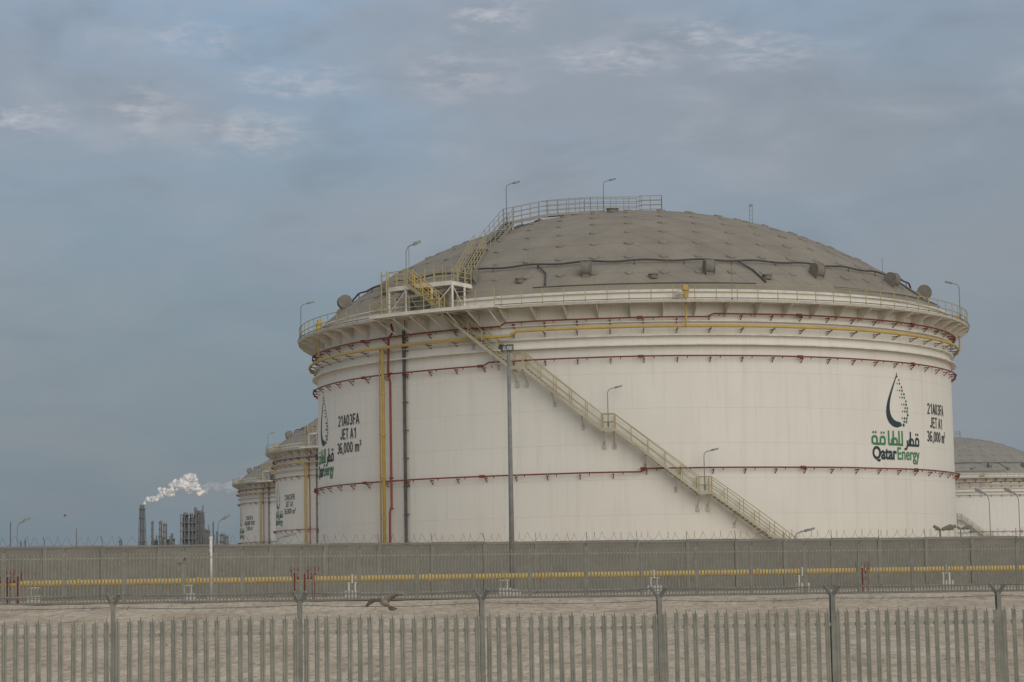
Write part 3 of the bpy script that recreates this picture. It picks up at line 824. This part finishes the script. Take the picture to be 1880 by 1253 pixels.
def emblem(par, ph):
    e=bpy.data.objects.new("emblem",None); COL.objects.link(e); e.parent=par
    H=4.0; wd=lambda t: 3.33*1.15*math.sqrt(max(t,0))*(1-t)**1.3
    vs=[];fs=[]; n=40
    for i in range(n+1):
        t=1-(i/n); t=t**1.5 if t>0 else 0
        ox=-wd(t)+0.15*t; oy=t*H
        ix=0.16-0.78*wd(t)+0.02*t; iy=0.42+t*(H-0.52)
        vs+= [(ox,oy,0),(ix,iy,0)]
    for i in range(n): fs.append((2*i,2*i+1,2*i+3,2*i+2))
    vs2,fs2=[(0,0,0),(0.16,0.42,0),(0.5,0.36,0),(0.42,0.08,0)],[(0,3,2,1)]
    V,F=merge([(vs,fs),(vs2,fs2)])
    wrap("drop_crescent",V,F,ph,10.95,M_ink,e)
    dk_=[];gn=[]
    rows=15
    for j in range(rows):
        t=0.05+0.87*j/(rows-1); y=t*H; wv=wd(t)+0.1
        s_=0.13+0.10*(1-t)
        for c in range(3):
            if c==2 and j%2: continue
            if c==1 and j%4==3: continue
            x=wv-0.02-c*0.30+0.09*((j%2)-0.5)
            if x<0.12: continue
            (gn if (c==0 and j<10 and j%3) or (c==1 and j%3==0) else dk_).append(sq(x,y,s_*(1.0 if c==0 else 0.8 if c==1 else 0.55)))
    V,F=merge(dk_); wrap("drop_dots_dark",V,F,ph,10.95,M_ink,e,kind="stuff")
    V,F=merge(gn); wrap("drop_dots_green",V,F,ph,10.95,M_grn,e,kind="stuff")
    v1,f1=text_mesh("Qatar",1.25,0.9,0.042,'LEFT'); w1=max(v[0] for v in v1)
    v2,f2=text_mesh("Energy",1.25,0.9,0.02,'LEFT'); m2=min(v[0] for v in v2); w2=max(v[0] for v in v2)-m2
    tot=w1+0.09+w2; sc=5.95/tot
    wrap("wordmark_dark",[(v[0]*sc-2.97,v[1]) for v in v1],f1,ph,8.66,M_ink,e)
    wrap("wordmark_green",[((v[0]-m2+w1+0.09)*sc-2.97,v[1]) for v in v2],f2,ph,8.66,M_grn,e)
    T=0.17
    G=[stroke([(3.62,1.0),(3.62,0.0),(1.95,0.0)],T,0.0), stroke([(3.22,1.0),(3.22,0.0)],T,0.002),
       stroke(loop(2.3,2.95,0.42),T,0.003), stroke([(2.5,0.98),(2.5,0.05)],T,0.004), stroke([(1.95,0.98),(1.95,0.0)],T,0.002),
       stroke([(1.0,0.05),(1.0,0.38),(1.1,0.5),(1.4,0.5),(1.5,0.38),(1.5,0.0)],T,0.003), stroke([(1.5,0.0),(0.25,0.0)],T,0.0),
       stroke([(0.25,0.0),(0.12,0.1),(0.12,0.4),(0.25,0.52),(0.5,0.52),(0.62,0.4),(0.62,0.0)],T,0.003),
       sq(1.12,0.8,0.18,0.001),sq(1.4,0.8,0.18,0.001),sq(0.24,0.82,0.18,0.001),sq(0.5,0.82,0.18,0.001)]
    Dk=[stroke([(5.95,0.0),(4.75,0.0)],T,0.0),
        stroke([(5.95,0.0),(5.95,0.38),(5.85,0.5),(5.6,0.5),(5.5,0.38),(5.5,0.05)],T,0.003),
        stroke(loop(4.55,5.15,0.42),T,0.003), stroke([(4.75,0.98),(4.75,0.05)],T,0.004),
        stroke([(4.75,0.0),(4.35,0.0)],T,0.001),
        stroke([(4.3,0.35),(4.3,-0.05),(4.15,-0.28),(3.88,-0.3)],T,0.002),
        sq(5.58,0.8,0.18,0.001),sq(5.86,0.8,0.18,0.001)]
    for nm,S,mm in (("arabic_wordmark_green",G,M_grn),("arabic_wordmark_dark",Dk,M_ink)):
        V,F=merge(S); wrap(nm,[(v[0]-3.05,v[1],v[2] if len(v)>2 else 0) for v in V],F,ph,9.72,mm,e)
    return e
emblem(tank,49.2); emblem(tank,-71.0)
L1=["21A03FA","JET A1","36,000 m\u00b3"]
put_lines(tank,64.0,L1); put_lines(tank,-57.4,L1)

def other(loc, lines, label, hz):
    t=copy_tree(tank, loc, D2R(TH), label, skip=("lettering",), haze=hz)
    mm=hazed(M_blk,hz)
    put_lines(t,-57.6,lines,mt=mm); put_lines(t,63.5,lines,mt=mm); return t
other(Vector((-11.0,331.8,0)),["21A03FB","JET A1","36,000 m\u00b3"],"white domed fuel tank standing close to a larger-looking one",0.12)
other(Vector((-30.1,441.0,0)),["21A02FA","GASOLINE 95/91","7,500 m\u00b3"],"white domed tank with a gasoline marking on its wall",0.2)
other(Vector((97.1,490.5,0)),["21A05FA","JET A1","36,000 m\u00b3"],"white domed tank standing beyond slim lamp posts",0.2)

# ------------------------------------------------------------------ lamps on and around tank
def tw(local):
    return TC + Matrix.Rotation(D2R(TH),3,'Z')@Vector(local)
L0=lamp(2.9)
spots=[
 (tw(P1+Vector((-0.1,-0.5,0.0))),1.0,0.0,"slim lamp post standing on the roof gangway"),
 (tw(Vector((-1.9,-3.4,29.0))),0.95,0.0,"slim lamp post standing on the roof gangway"),
 (tw(cp(26.7,-36.2,19.3)),1.7,0.0,"slim lamp post on the tank access platform"),
 (tw(cp(26.4,-76,19.3)),0.98,0.0,"slim lamp post on the tank rim walkway"),
 (tw(cp(26.4,70,19.3)),0.98,math.pi,"slim lamp post on the tank rim walkway"),
 (tw(cp(25.9,-3.7,10.66)),0.95,0.0,"slim lamp post on a spiral stair landing"),
 (tw(cp(25.9,10.6,6.28)),0.95,0.0,"slim lamp post on a spiral stair landing"),
 (tw(cp(26.4,24.2,-0.3)),1.3,0.0,"slim lamp post at the foot of the spiral stair"),
 (Vector((75.6,350,0)),4.2,math.pi,"tall slim lamp post beside a distant tank"),
 (Vector((80.3,350,0)),4.2,math.pi,"tall slim lamp post beside a distant tank"),
 (Vector((-68,300,0)),3.1,0.0,"tall slim lamp post beyond the concrete wall"),
 (Vector((-39.5,292,0)),3.0,0.0,"tall slim lamp post beyond the concrete wall"),
 (Vector((-17.4,160,0)),1.35,0.0,"short lamp post beyond the concrete wall"),
 (Vector((-11.0,331.8,0))+Matrix.Rotation(D2R(TH),3,'Z')@cp(26.4,-72,19.3),1.0,0.0,"slim lamp post on the rim of another tank"),
]
for i,(p,s_,rz_,lb_) in enumerate(spots):
    if i==0: o=L0; o.location=p; o.rotation_euler=(0,0,rz_); o["label"]=lb_
    else: o=copy_tree(L0,p,rz_,lb_)
    o.scale=(s_,)*3
    if s_>1.5: o.scale=(1.0,1.0,s_)
    if s_>2: o.scale=(s_*0.5,s_*0.5,s_)

def rod(p,h,label,boxed=False):
    r=root("instrument_mast",p,label,"mast","thin instrument masts on the tank")
    m=MB(); m.tube([(0,0,0),(0,0,h)],0.022,5); 
    if boxed: m.tube([(0.22,0,0),(0.22,0,h)],0.022,5)
    m.obj("rod",M_pole,r)
    m=MB()
    if boxed:
        for k in range(5): m.beam((0,0,0.1+k*h/5.0),(0.22,0,0.1+k*h/5.0),0.03,0.03)
        m.box((0.11,0,h-0.1),(0.3,0.1,0.16))
    else: m.box((0,0,0.1),(0.12,0.12,0.2))
    m.obj("fitting",M_railg,r)
rod(tw(Vector((9.6,-2.5,domez(9.9)))),1.7,"short ladder-like instrument mast on the dome",True)
rod(tw(cp(25.9,-37.2,21.3)),3.0,"thin lightning rod above the access platform")
rod(tw(cp(26.4,15.3,19.3)),2.6,"thin lightning rod on the rim walkway")
rod(tw(cp(24,50,21.0)),2.4,"thin lightning rod on the dome edge")

fp=root("floodlight_pole",(-0.2,118,-0.1),"tall tapered grey pole with two floodlights on top","floodlight pole")
m=MB(); m.tube([(0,0,0),(0,0,6),(0,0,13.2)],[0.15,0.125,0.085],14); m.obj("pole",M_pole,fp,smooth=True)
m=MB(); m.box((0,0,0.08),(0.9,0.9,0.3)); m.tube([(0,0,0.2),(0,0,0.3)],0.3,12); m.obj("footing",M_concl,fp)
m=MB(); m.beam((-0.4,0,13.05),(0.2,0,13.05),0.06,0.06); m.box((0,0.12,12.7),(0.2,0.16,0.35)); m.obj("crossbar",M_pole,fp)
for sx,tilt,sz in ((-0.3,0.9,0.7),(0.08,-0.15,1.0)):
    m=MB(); R_=Matrix.Rotation(tilt,3,'Z')@Matrix.Rotation(D2R(20),3,'X')
    c=Vector((sx,-0.1,13.3)); m.quadbox(c,R_@Vector((0.19*sz,0,0)),R_@Vector((0,0.1,0)),R_@Vector((0,0,0.15)))
    for k in range(5): m.quadbox(c+R_@Vector((-0.14+0.07*k,0.14,0)),R_@Vector((0.01,0,0)),R_@Vector((0,0.05,0)),R_@Vector((0,0,0.13)))
    m.beam(c-Vector((0.1,-.02,0.1)),Vector((sx,0,13.05)),0.03,0.05)
    f=m.obj("floodlight",M_dark,fp)
    m=MB(); m.quadbox(c+R_@Vector((0,-0.105,0)),R_@Vector((0.15*sz,0,0)),R_@Vector((0,0.008,0)),R_@Vector((0,0,0.11))); m.obj("lens",M_glass,f)

def lowmast(loc,label):
    r=root("floodlight_mast",loc,label,"floodlight mast","low floodlight masts beyond the wall")
    m=MB(); m.tube([(0,0,0),(0,0,3.5)],0.06,8); m.beam((-0.35,0,3.4),(0.9,0,3.4),0.06,0.06); m.obj("pole",M_pole,r)
    for (x,a,k) in ((-0.25,0.5,0.22),(0.45,-0.4,0.34),(0.8,-0.4,0.25)):
        m=MB(); R_=Matrix.Rotation(a,3,'Y')@Matrix.Rotation(D2R(20),3,'X')
        c=Vector((x,-0.1,3.55)); m.quadbox(c,R_@Vector((k,0,0)),R_@Vector((0,0.14,0)),R_@Vector((0,0,0.08))); m.quadbox(c+R_@Vector((0,0.16,0.0)),R_@Vector((k*0.6,0,0)),R_@Vector((0,0.04,0)),R_@Vector((0,0,0.05)))
        m.obj("floodlight",M_vent,r)
    return r
l0=lowmast((28.2,146,0.0),"low mast with floodlights beyond the concrete wall")
copy_tree(l0,(40.5,200,0.9),0.2)

# ------------------------------------------------------------------ distant plant
K=0.495
def XX(p): return (p-947)*K
fs_=root("flare_stack",(XX(261),2000,0),"tall hazy chimney stack trailing white steam","chimney stack")
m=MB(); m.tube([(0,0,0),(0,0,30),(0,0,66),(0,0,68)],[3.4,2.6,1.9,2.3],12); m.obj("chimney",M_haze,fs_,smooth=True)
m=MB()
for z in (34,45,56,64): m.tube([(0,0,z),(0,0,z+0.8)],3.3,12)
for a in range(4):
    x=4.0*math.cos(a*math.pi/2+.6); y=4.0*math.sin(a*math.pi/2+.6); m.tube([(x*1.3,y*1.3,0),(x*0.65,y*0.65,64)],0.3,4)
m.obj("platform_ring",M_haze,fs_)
def process_tower(px0,px1,ztop,label,fl=8):
    x0=XX(px0);x1=XX(px1); c=(x0+x1)/2; w_=(x1-x0)
    r=root("process_tower",(c,2000,0),label,"industrial tower","hazy refinery structures on the horizon")
    m=MB(); nb=4
    for i in range(nb+1):
        for y in (-w_/2,w_/2): m.beam((-w_/2+w_*i/nb,y,0),(-w_/2+w_*i/nb,y,ztop-random.uniform(0,5)),0.9,0.9)
    for k in range(1,fl+1):
        z=ztop*k/(fl+0.4); m.box((0,0,z),(w_+1.5,w_+1.5,0.7))
        for i in range(nb):
            if (i+k)%2: m.beam((-w_/2+w_*i/nb,-w_/2,z),(-w_/2+w_*(i+1)/nb,-w_/2,z-ztop/fl),0.4,0.4)
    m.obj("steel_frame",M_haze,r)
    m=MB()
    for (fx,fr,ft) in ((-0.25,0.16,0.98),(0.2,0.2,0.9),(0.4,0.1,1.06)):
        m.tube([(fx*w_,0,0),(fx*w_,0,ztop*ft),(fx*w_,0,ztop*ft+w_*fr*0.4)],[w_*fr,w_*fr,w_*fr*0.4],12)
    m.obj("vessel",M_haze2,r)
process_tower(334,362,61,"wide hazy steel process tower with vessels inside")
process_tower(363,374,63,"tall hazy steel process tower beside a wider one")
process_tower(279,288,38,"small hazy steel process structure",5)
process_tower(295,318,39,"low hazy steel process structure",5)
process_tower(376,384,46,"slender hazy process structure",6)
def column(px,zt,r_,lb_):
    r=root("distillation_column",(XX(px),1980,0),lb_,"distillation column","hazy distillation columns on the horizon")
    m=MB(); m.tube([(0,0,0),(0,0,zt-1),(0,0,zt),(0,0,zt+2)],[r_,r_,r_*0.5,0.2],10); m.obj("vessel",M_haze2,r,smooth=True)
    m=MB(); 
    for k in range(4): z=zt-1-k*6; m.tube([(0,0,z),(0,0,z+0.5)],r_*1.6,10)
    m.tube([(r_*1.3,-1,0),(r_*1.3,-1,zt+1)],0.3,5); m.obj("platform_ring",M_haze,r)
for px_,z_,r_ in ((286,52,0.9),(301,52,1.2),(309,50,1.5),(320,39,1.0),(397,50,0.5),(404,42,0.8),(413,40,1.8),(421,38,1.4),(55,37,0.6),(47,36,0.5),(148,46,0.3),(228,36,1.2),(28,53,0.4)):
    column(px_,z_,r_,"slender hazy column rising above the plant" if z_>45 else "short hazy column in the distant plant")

def puff_mesh(name, blobs, voxel, material, disp, parent=None, seed=0):
    rnd=random.Random(seed); mb=MB()
    for (x,z,r_) in blobs:
        for k in range(7):
            cx=x+rnd.uniform(-r_,r_)*0.8; cz=z+rnd.uniform(-r_,r_)*0.7; cy=rnd.uniform(-r_,r_)*0.7; rr=r_*rnd.uniform(0.3,0.7)
            n0=len(mb.v); nu,nv=10,6
            for i in range(nv+1):
                th_=math.pi*i/nv
                for j in range(nu):
                    a=2*math.pi*j/nu; mb.v.append(Vector((cx+rr*1.2*math.sin(th_)*math.cos(a),cy+rr*math.sin(th_)*math.sin(a),cz+rr*0.85*math.cos(th_))))
            for i in range(nv):
                for j in range(nu): mb.f.append((n0+i*nu+j,n0+(i+1)*nu+j,n0+(i+1)*nu+(j+1)%nu,n0+i*nu+(j+1)%nu))
    o=mb.obj(name,material,parent)
    md=o.modifiers.new("r","REMESH"); md.mode='VOXEL'; md.voxel_size=voxel; md.use_smooth_shade=True
    tx=bpy.data.textures.new(name,'CLOUDS'); tx.noise_scale=2.6; tx.noise_depth=5
    dm=o.modifiers.new("d","DISPLACE"); dm.texture=tx; dm.strength=disp; dm.mid_level=0.5
    return o
def steam_mat(name, alpha, pw_):
    m,nt,b=new_mat(name); N=nt.nodes; L=nt.links
    b.inputs["Base Color"].default_value=(0.85,0.85,0.85,1); b.inputs["Roughness"].default_value=1; b.inputs["Specular IOR Level"].default_value=0
    lw=N.new("ShaderNodeLayerWeight"); lw.inputs[0].default_value=0.5
    inv=math_node(nt,'SUBTRACT',None,lw.outputs["Facing"],va=1.0); inv=math_node(nt,'POWER',inv,vb=pw_)
    tc=N.new("ShaderNodeTexCoord"); no=N.new("ShaderNodeTexNoise"); no.inputs["Scale"].default_value=0.16; no.inputs["Detail"].default_value=6; L.new(tc.outputs["Object"],no.inputs[0])
    mr=N.new("ShaderNodeMapRange"); mr.interpolation_type='SMOOTHSTEP'; mr.inputs[1].default_value=0.36; mr.inputs[2].default_value=0.62; mr.inputs[3].default_value=0.3; L.new(no.outputs["Fac"],mr.inputs[0])
    q=math_node(nt,'MULTIPLY',inv,mr.outputs[0])
    al=math_node(nt,'MULTIPLY',q,vb=alpha,clamp=True)
    L.new(al,b.inputs["Alpha"])
    return m
ro=root("steam_plume",(XX(261),2000,68),"white steam plume drifting from the chimney stack","steam")
bl=[]
for i in range(16):
    f=i/15; bl.append((2+f*42, 2+f*20+1.5*math.sin(i*1.3), 1.9+f*4.0))
bl += [(48,16,5.0),(54,11,4.5),(42,26,3.0),(42,12,3)]
puff_mesh("dense_steam",bl,0.7,steam_mat("white_steam",1.35,1.4),3.0,ro,3)
bl2=[(58+i*5.5, 13+i*0.8+2*math.sin(i), 4.2+0.3*i) for i in range(10)]
puff_mesh("thin_steam",bl2,0.9,steam_mat("faint_steam",0.22,1.5),3.5,ro,8)

# ------------------------------------------------------------------ birds
def bird(loc, rot, label, scale=1.0, flap=0.5):
    r=root("dove",loc,label,"bird","doves flying past the fence"); r.rotation_euler=rot; r.scale=(scale,)*3
    mb=MB()
    prof=[(-0.165,0.001),(-0.145,0.006),(-0.135,0.02),(-0.11,0.027),(-0.085,0.024),(-0.05,0.04),(0,0.05),(0.05,0.043),(0.1,0.026),(0.13,0.016)]
    n=10
    for i,(x,rr) in enumerate(prof):
        zoff=0.018 if x<-0.08 else 0
        for k in range(n):
            a=2*math.pi*k/n; mb.v.append(Vector((x,rr*math.cos(a),rr*math.sin(a)*0.9+zoff)))
    for i in range(len(prof)-1):
        for k in range(n): mb.f.append((i*n+k,i*n+(k+1)%n,(i+1)*n+(k+1)%n,(i+1)*n+k))
    b0=len(mb.v)
    for (x,y) in ((0.1,-0.02),(0.1,0.02),(0.24,0.06),(0.26,0.0),(0.24,-0.06)):
        for zz in (0.004,-0.004): mb.v.append(Vector((x,y,zz)))
    mb.f += [(b0,b0+2,b0+4,b0+6,b0+8),(b0+9,b0+7,b0+5,b0+3,b0+1)]
    for i in range(5): j=(i+1)%5; mb.f.append((b0+2*i,b0+2*i+1,b0+2*j+1,b0+2*j))
    for sg in (-1,1):
        st2=[(0.02,-0.06,0.07,0.0),(0.10,-0.075,0.055,0.05*flap*2),(0.17,-0.05,0.06,0.08*flap*2),(0.25,0.0,0.075,0.07*flap*2),(0.31,0.06,0.085,0.04*flap*2)]
        b0=len(mb.v)
        for (y,xa,xb,z) in st2:
            for (x,dz) in ((xa,0.0),((xa+xb)/2-0.02,0.012),(xb,0.0),((xa+xb)/2,-0.004)):
                mb.v.append(Vector((x,sg*y,z+dz+0.012)))
        for i in range(len(st2)-1):
            for k in range(4):
                a=b0+i*4+k; b=b0+i*4+(k+1)%4; mb.f.append((a,b,b+4,a+4))
        mb.f.append(tuple(b0+(len(st2)-1)*4+k for k in range(4)))
    mb.obj("body",M_bird,r,smooth=True)
bird(Vector((-1.62,27.0,0.76)),(D2R(-14),D2R(24),D2R(60)),"grey-brown dove flying low with wings spread",0.95,0.4)
bird(Vector((-11.3,75,1.63)),(D2R(25),0.1,D2R(-150)),"dark dove gliding before the concrete wall",1.0,0.3)
bird(Vector((-41,200,6.9)),(0.2,0,D2R(20)),"tiny dark dove high beyond the wall",1.1,0.8)

# ------------------------------------------------------------------ world
SUN_AZ=28.0; SUN_EL=24.0
wd_=bpy.data.worlds.new("World"); scene.world=wd_; wd_.use_nodes=True
nt=wd_.node_tree; N=nt.nodes; L=nt.links; bg=N["Background"]
sky=N.new("ShaderNodeTexSky"); sky.sky_type='NISHITA'; sky.sun_disc=False; sky.sun_elevation=D2R(SUN_EL); sky.sun_rotation=D2R(180-SUN_AZ); sky.air_density=1.5; sky.dust_density=3.0
sk=mixcol(nt,1.0,sky.outputs[0],(0.07,0.07,0.07),'MULTIPLY')
tc=N.new("ShaderNodeTexCoord"); sp=N.new("ShaderNodeSeparateXYZ"); L.new(tc.outputs["Generated"],sp.inputs[0])
el=math_node(nt,'ARCSINE',sp.outputs[2]); az=math_node(nt,'ARCTAN2',sp.outputs[0],sp.outputs[1])
eld=math_node(nt,'MULTIPLY',el,vb=57.2958); azd=math_node(nt,'MULTIPLY',az,vb=57.2958)
cb=N.new("ShaderNodeCombineXYZ"); L.new(azd,cb.inputs[0]); L.new(eld,cb.inputs[1])
rp=N.new("ShaderNodeValToRGB"); elf=math_node(nt,'DIVIDE',eld,vb=90.0,clamp=True); L.new(elf,rp.inputs[0])
e=rp.color_ramp.elements; e[0].position=0; e[0].color=(0.19,0.252,0.298,1); e[1].position=1; e[1].color=(0.85,0.84,0.82,1)
for p,c in ((0.03,(0.193,0.255,0.302)),(0.07,(0.222,0.288,0.345)),(0.115,(0.262,0.34,0.425)),(0.16,(0.295,0.405,0.545)),(0.24,(0.40,0.48,0.57)),(0.45,(0.72,0.72,0.72))):
    x=e.new(p); x.color=(*c,1)
base=rp.outputs[0]
mp=N.new("ShaderNodeMapping"); mp.inputs["Scale"].default_value=(0.09,0.22,1); mp.inputs["Rotation"].default_value=(0,0,0.15); mp.inputs["Location"].default_value=(1.7,0.3,0); L.new(cb.outputs[0],mp.inputs[0])
n1=N.new("ShaderNodeTexNoise"); n1.inputs["Scale"].default_value=1.0; n1.inputs["Detail"].default_value=5; n1.inputs["Roughness"].default_value=0.5; n1.inputs["Distortion"].default_value=0.5; L.new(mp.outputs[0],n1.inputs[0])
mr=N.new("ShaderNodeMapRange"); mr.interpolation_type='SMOOTHSTEP'; mr.inputs[1].default_value=0.36; mr.inputs[2].default_value=0.62; L.new(n1.outputs["Fac"],mr.inputs[0])
lowc=N.new("ShaderNodeMapRange"); lowc.inputs[1].default_value=1.0; lowc.inputs[2].default_value=9.0; L.new(eld,lowc.inputs[0])
bank=mixcol(nt,lowc.outputs[0],(0.225,0.255,0.288),(0.30,0.335,0.395))
f1=math_node(nt,'MULTIPLY',mr.outputs[0],vb=0.85)
c=mixcol(nt,f1,base,bank)
ea=N.new("ShaderNodeMapRange"); ea.interpolation_type='SMOOTHSTEP'; ea.inputs[1].default_value=0.0; ea.inputs[2].default_value=14.0; ea.inputs[4].default_value=0.6; L.new(azd,ea.inputs[0])
c=mixcol(nt,ea.outputs[0],c,(0.265,0.298,0.345))
mp2=N.new("ShaderNodeMapping"); mp2.inputs["Scale"].default_value=(0.30,0.75,1); mp2.inputs["Location"].default_value=(3,7,0); L.new(cb.outputs[0],mp2.inputs[0])
n2=N.new("ShaderNodeTexNoise"); n2.inputs["Scale"].default_value=1.0; n2.inputs["Detail"].default_value=6; n2.inputs["Roughness"].default_value=0.52; n2.inputs["Distortion"].default_value=0.4; L.new(mp2.outputs[0],n2.inputs[0])
m2=N.new("ShaderNodeMapRange"); m2.interpolation_type='SMOOTHSTEP'; m2.inputs[1].default_value=0.48; m2.inputs[2].default_value=0.78; L.new(n2.outputs["Fac"],m2.inputs[0])
hi=N.new("ShaderNodeMapRange"); hi.interpolation_type='SMOOTHSTEP'; hi.inputs[1].default_value=8.0; hi.inputs[2].default_value=13.5; hi.inputs[3].default_value=0.15; L.new(eld,hi.inputs[0])
f2=math_node(nt,'MULTIPLY',m2.outputs[0],hi.outputs[0]); f2=math_node(nt,'MULTIPLY',f2,vb=0.55)
c=mixcol(nt,f2,c,(0.43,0.46,0.52))
m3=N.new("ShaderNodeMapRange"); m3.interpolation_type='SMOOTHSTEP'; m3.inputs[1].default_value=0.5; m3.inputs[2].default_value=0.25; L.new(n2.outputs["Fac"],m3.inputs[0])
f3=math_node(nt,'MULTIPLY',m3.outputs[0],vb=0.4); c=mixcol(nt,f3,c,(0.205,0.245,0.30))
# ragged wisps: blob domains are warped by noise so their outlines break up
mp4=N.new("ShaderNodeMapping"); mp4.inputs["Scale"].default_value=(0.9,2.8,1); mp4.inputs["Rotation"].default_value=(0,0,0.1); L.new(cb.outputs[0],mp4.inputs[0])
n4=N.new("ShaderNodeTexNoise"); n4.inputs["Scale"].default_value=1.3; n4.inputs["Detail"].default_value=6; n4.inputs["Roughness"].default_value=0.6; L.new(mp4.outputs[0],n4.inputs[0])
m4=N.new("ShaderNodeMapRange"); m4.interpolation_type='SMOOTHSTEP'; m4.inputs[1].default_value=0.38; m4.inputs[2].default_value=0.68; m4.inputs[3].default_value=0.08; L.new(n4.outputs["Fac"],m4.inputs[0])
wv=N.new("ShaderNodeVectorMath"); wv.operation='SUBTRACT'; L.new(n4.outputs["Color"],wv.inputs[0]); wv.inputs[1].default_value=(0.5,0.5,0.5)
wm=N.new("ShaderNodeVectorMath"); wm.operation='MULTIPLY'; L.new(wv.outputs[0],wm.inputs[0]); wm.inputs[1].default_value=(2.4,1.1,0)
wa_=N.new("ShaderNodeVectorMath"); wa_.operation='ADD'; L.new(cb.outputs[0],wa_.inputs[0]); L.new(wm.outputs[0],wa_.inputs[1])
tot=None
for (a,b_,wa,we,s_) in ((5.2,13.9,1.0,0.35,1.0),(3.0,13.3,2.0,0.4,0.75),(-0.2,14.5,1.1,0.5,0.8),(-5.3,12.8,2.0,0.45,0.6),(-6.6,11.5,1.8,0.6,0.7),(-9.4,12.0,1.1,0.75,0.6),(-12.6,11.7,1.3,0.45,0.85),(-8.1,13.8,1.3,0.4,0.6),(6.9,13.4,1.9,0.5,0.65),(-1.0,13.0,1.8,0.7,0.5)):
    sv=N.new("ShaderNodeVectorMath"); sv.operation='SUBTRACT'; L.new(wa_.outputs[0],sv.inputs[0]); sv.inputs[1].default_value=(a,b_,0)
    mv=N.new("ShaderNodeVectorMath"); mv.operation='MULTIPLY'; L.new(sv.outputs[0],mv.inputs[0]); mv.inputs[1].default_value=(1/wa,1/we,0)
    ln=N.new("ShaderNodeVectorMath"); ln.operation='LENGTH'; L.new(mv.outputs[0],ln.inputs[0])
    r_=N.new("ShaderNodeMapRange"); r_.interpolation_type='SMOOTHSTEP'; r_.inputs[1].default_value=1.4; r_.inputs[2].default_value=0.0; r_.inputs[4].default_value=s_; L.new(ln.outputs["Value"],r_.inputs[0])
    tot = r_.outputs[0] if tot is None else math_node(nt,'MAXIMUM',tot,r_.outputs[0])
f4=math_node(nt,'MULTIPLY',tot,m4.outputs[0]); f4=math_node(nt,'MULTIPLY',f4,vb=1.0,clamp=True)
c=mixcol(nt,f4,c,(0.54,0.54,0.585))
fin=mixcol(nt,0.9,sk,c)
L.new(fin,bg.inputs[0]); bg.inputs[1].default_value=1.0

sl=bpy.data.lights.new("sun","SUN"); sl.energy=1.45; sl.angle=D2R(60); sl.color=(1.0,0.935,0.84)
so_=bpy.data.objects.new("sun",sl); COL.objects.link(so_)
dirv=Vector((math.sin(D2R(SUN_AZ))*math.cos(D2R(SUN_EL)),-math.cos(D2R(SUN_AZ))*math.cos(D2R(SUN_EL)),math.sin(D2R(SUN_EL))))
so_.rotation_euler=dirv.to_track_quat('Z','Y').to_euler()

# ------------------------------------------------------------------ camera
cd=bpy.data.cameras.new("camera"); cd.lens=77; cd.sensor_width=36; cd.clip_end=20000; cd.clip_start=0.5
co=bpy.data.objects.new("camera",cd); COL.objects.link(co)
co.location=(0,0,1.1)
R_=Euler((D2R(90+6.026),0,0)).to_matrix()@Matrix.Rotation(D2R(-1.0),3,'Z')
co.rotation_euler=R_.to_euler()
scene.camera=co
scene.view_settings.view_transform='Standard'; scene.view_settings.look='None'; scene.view_settings.exposure=0
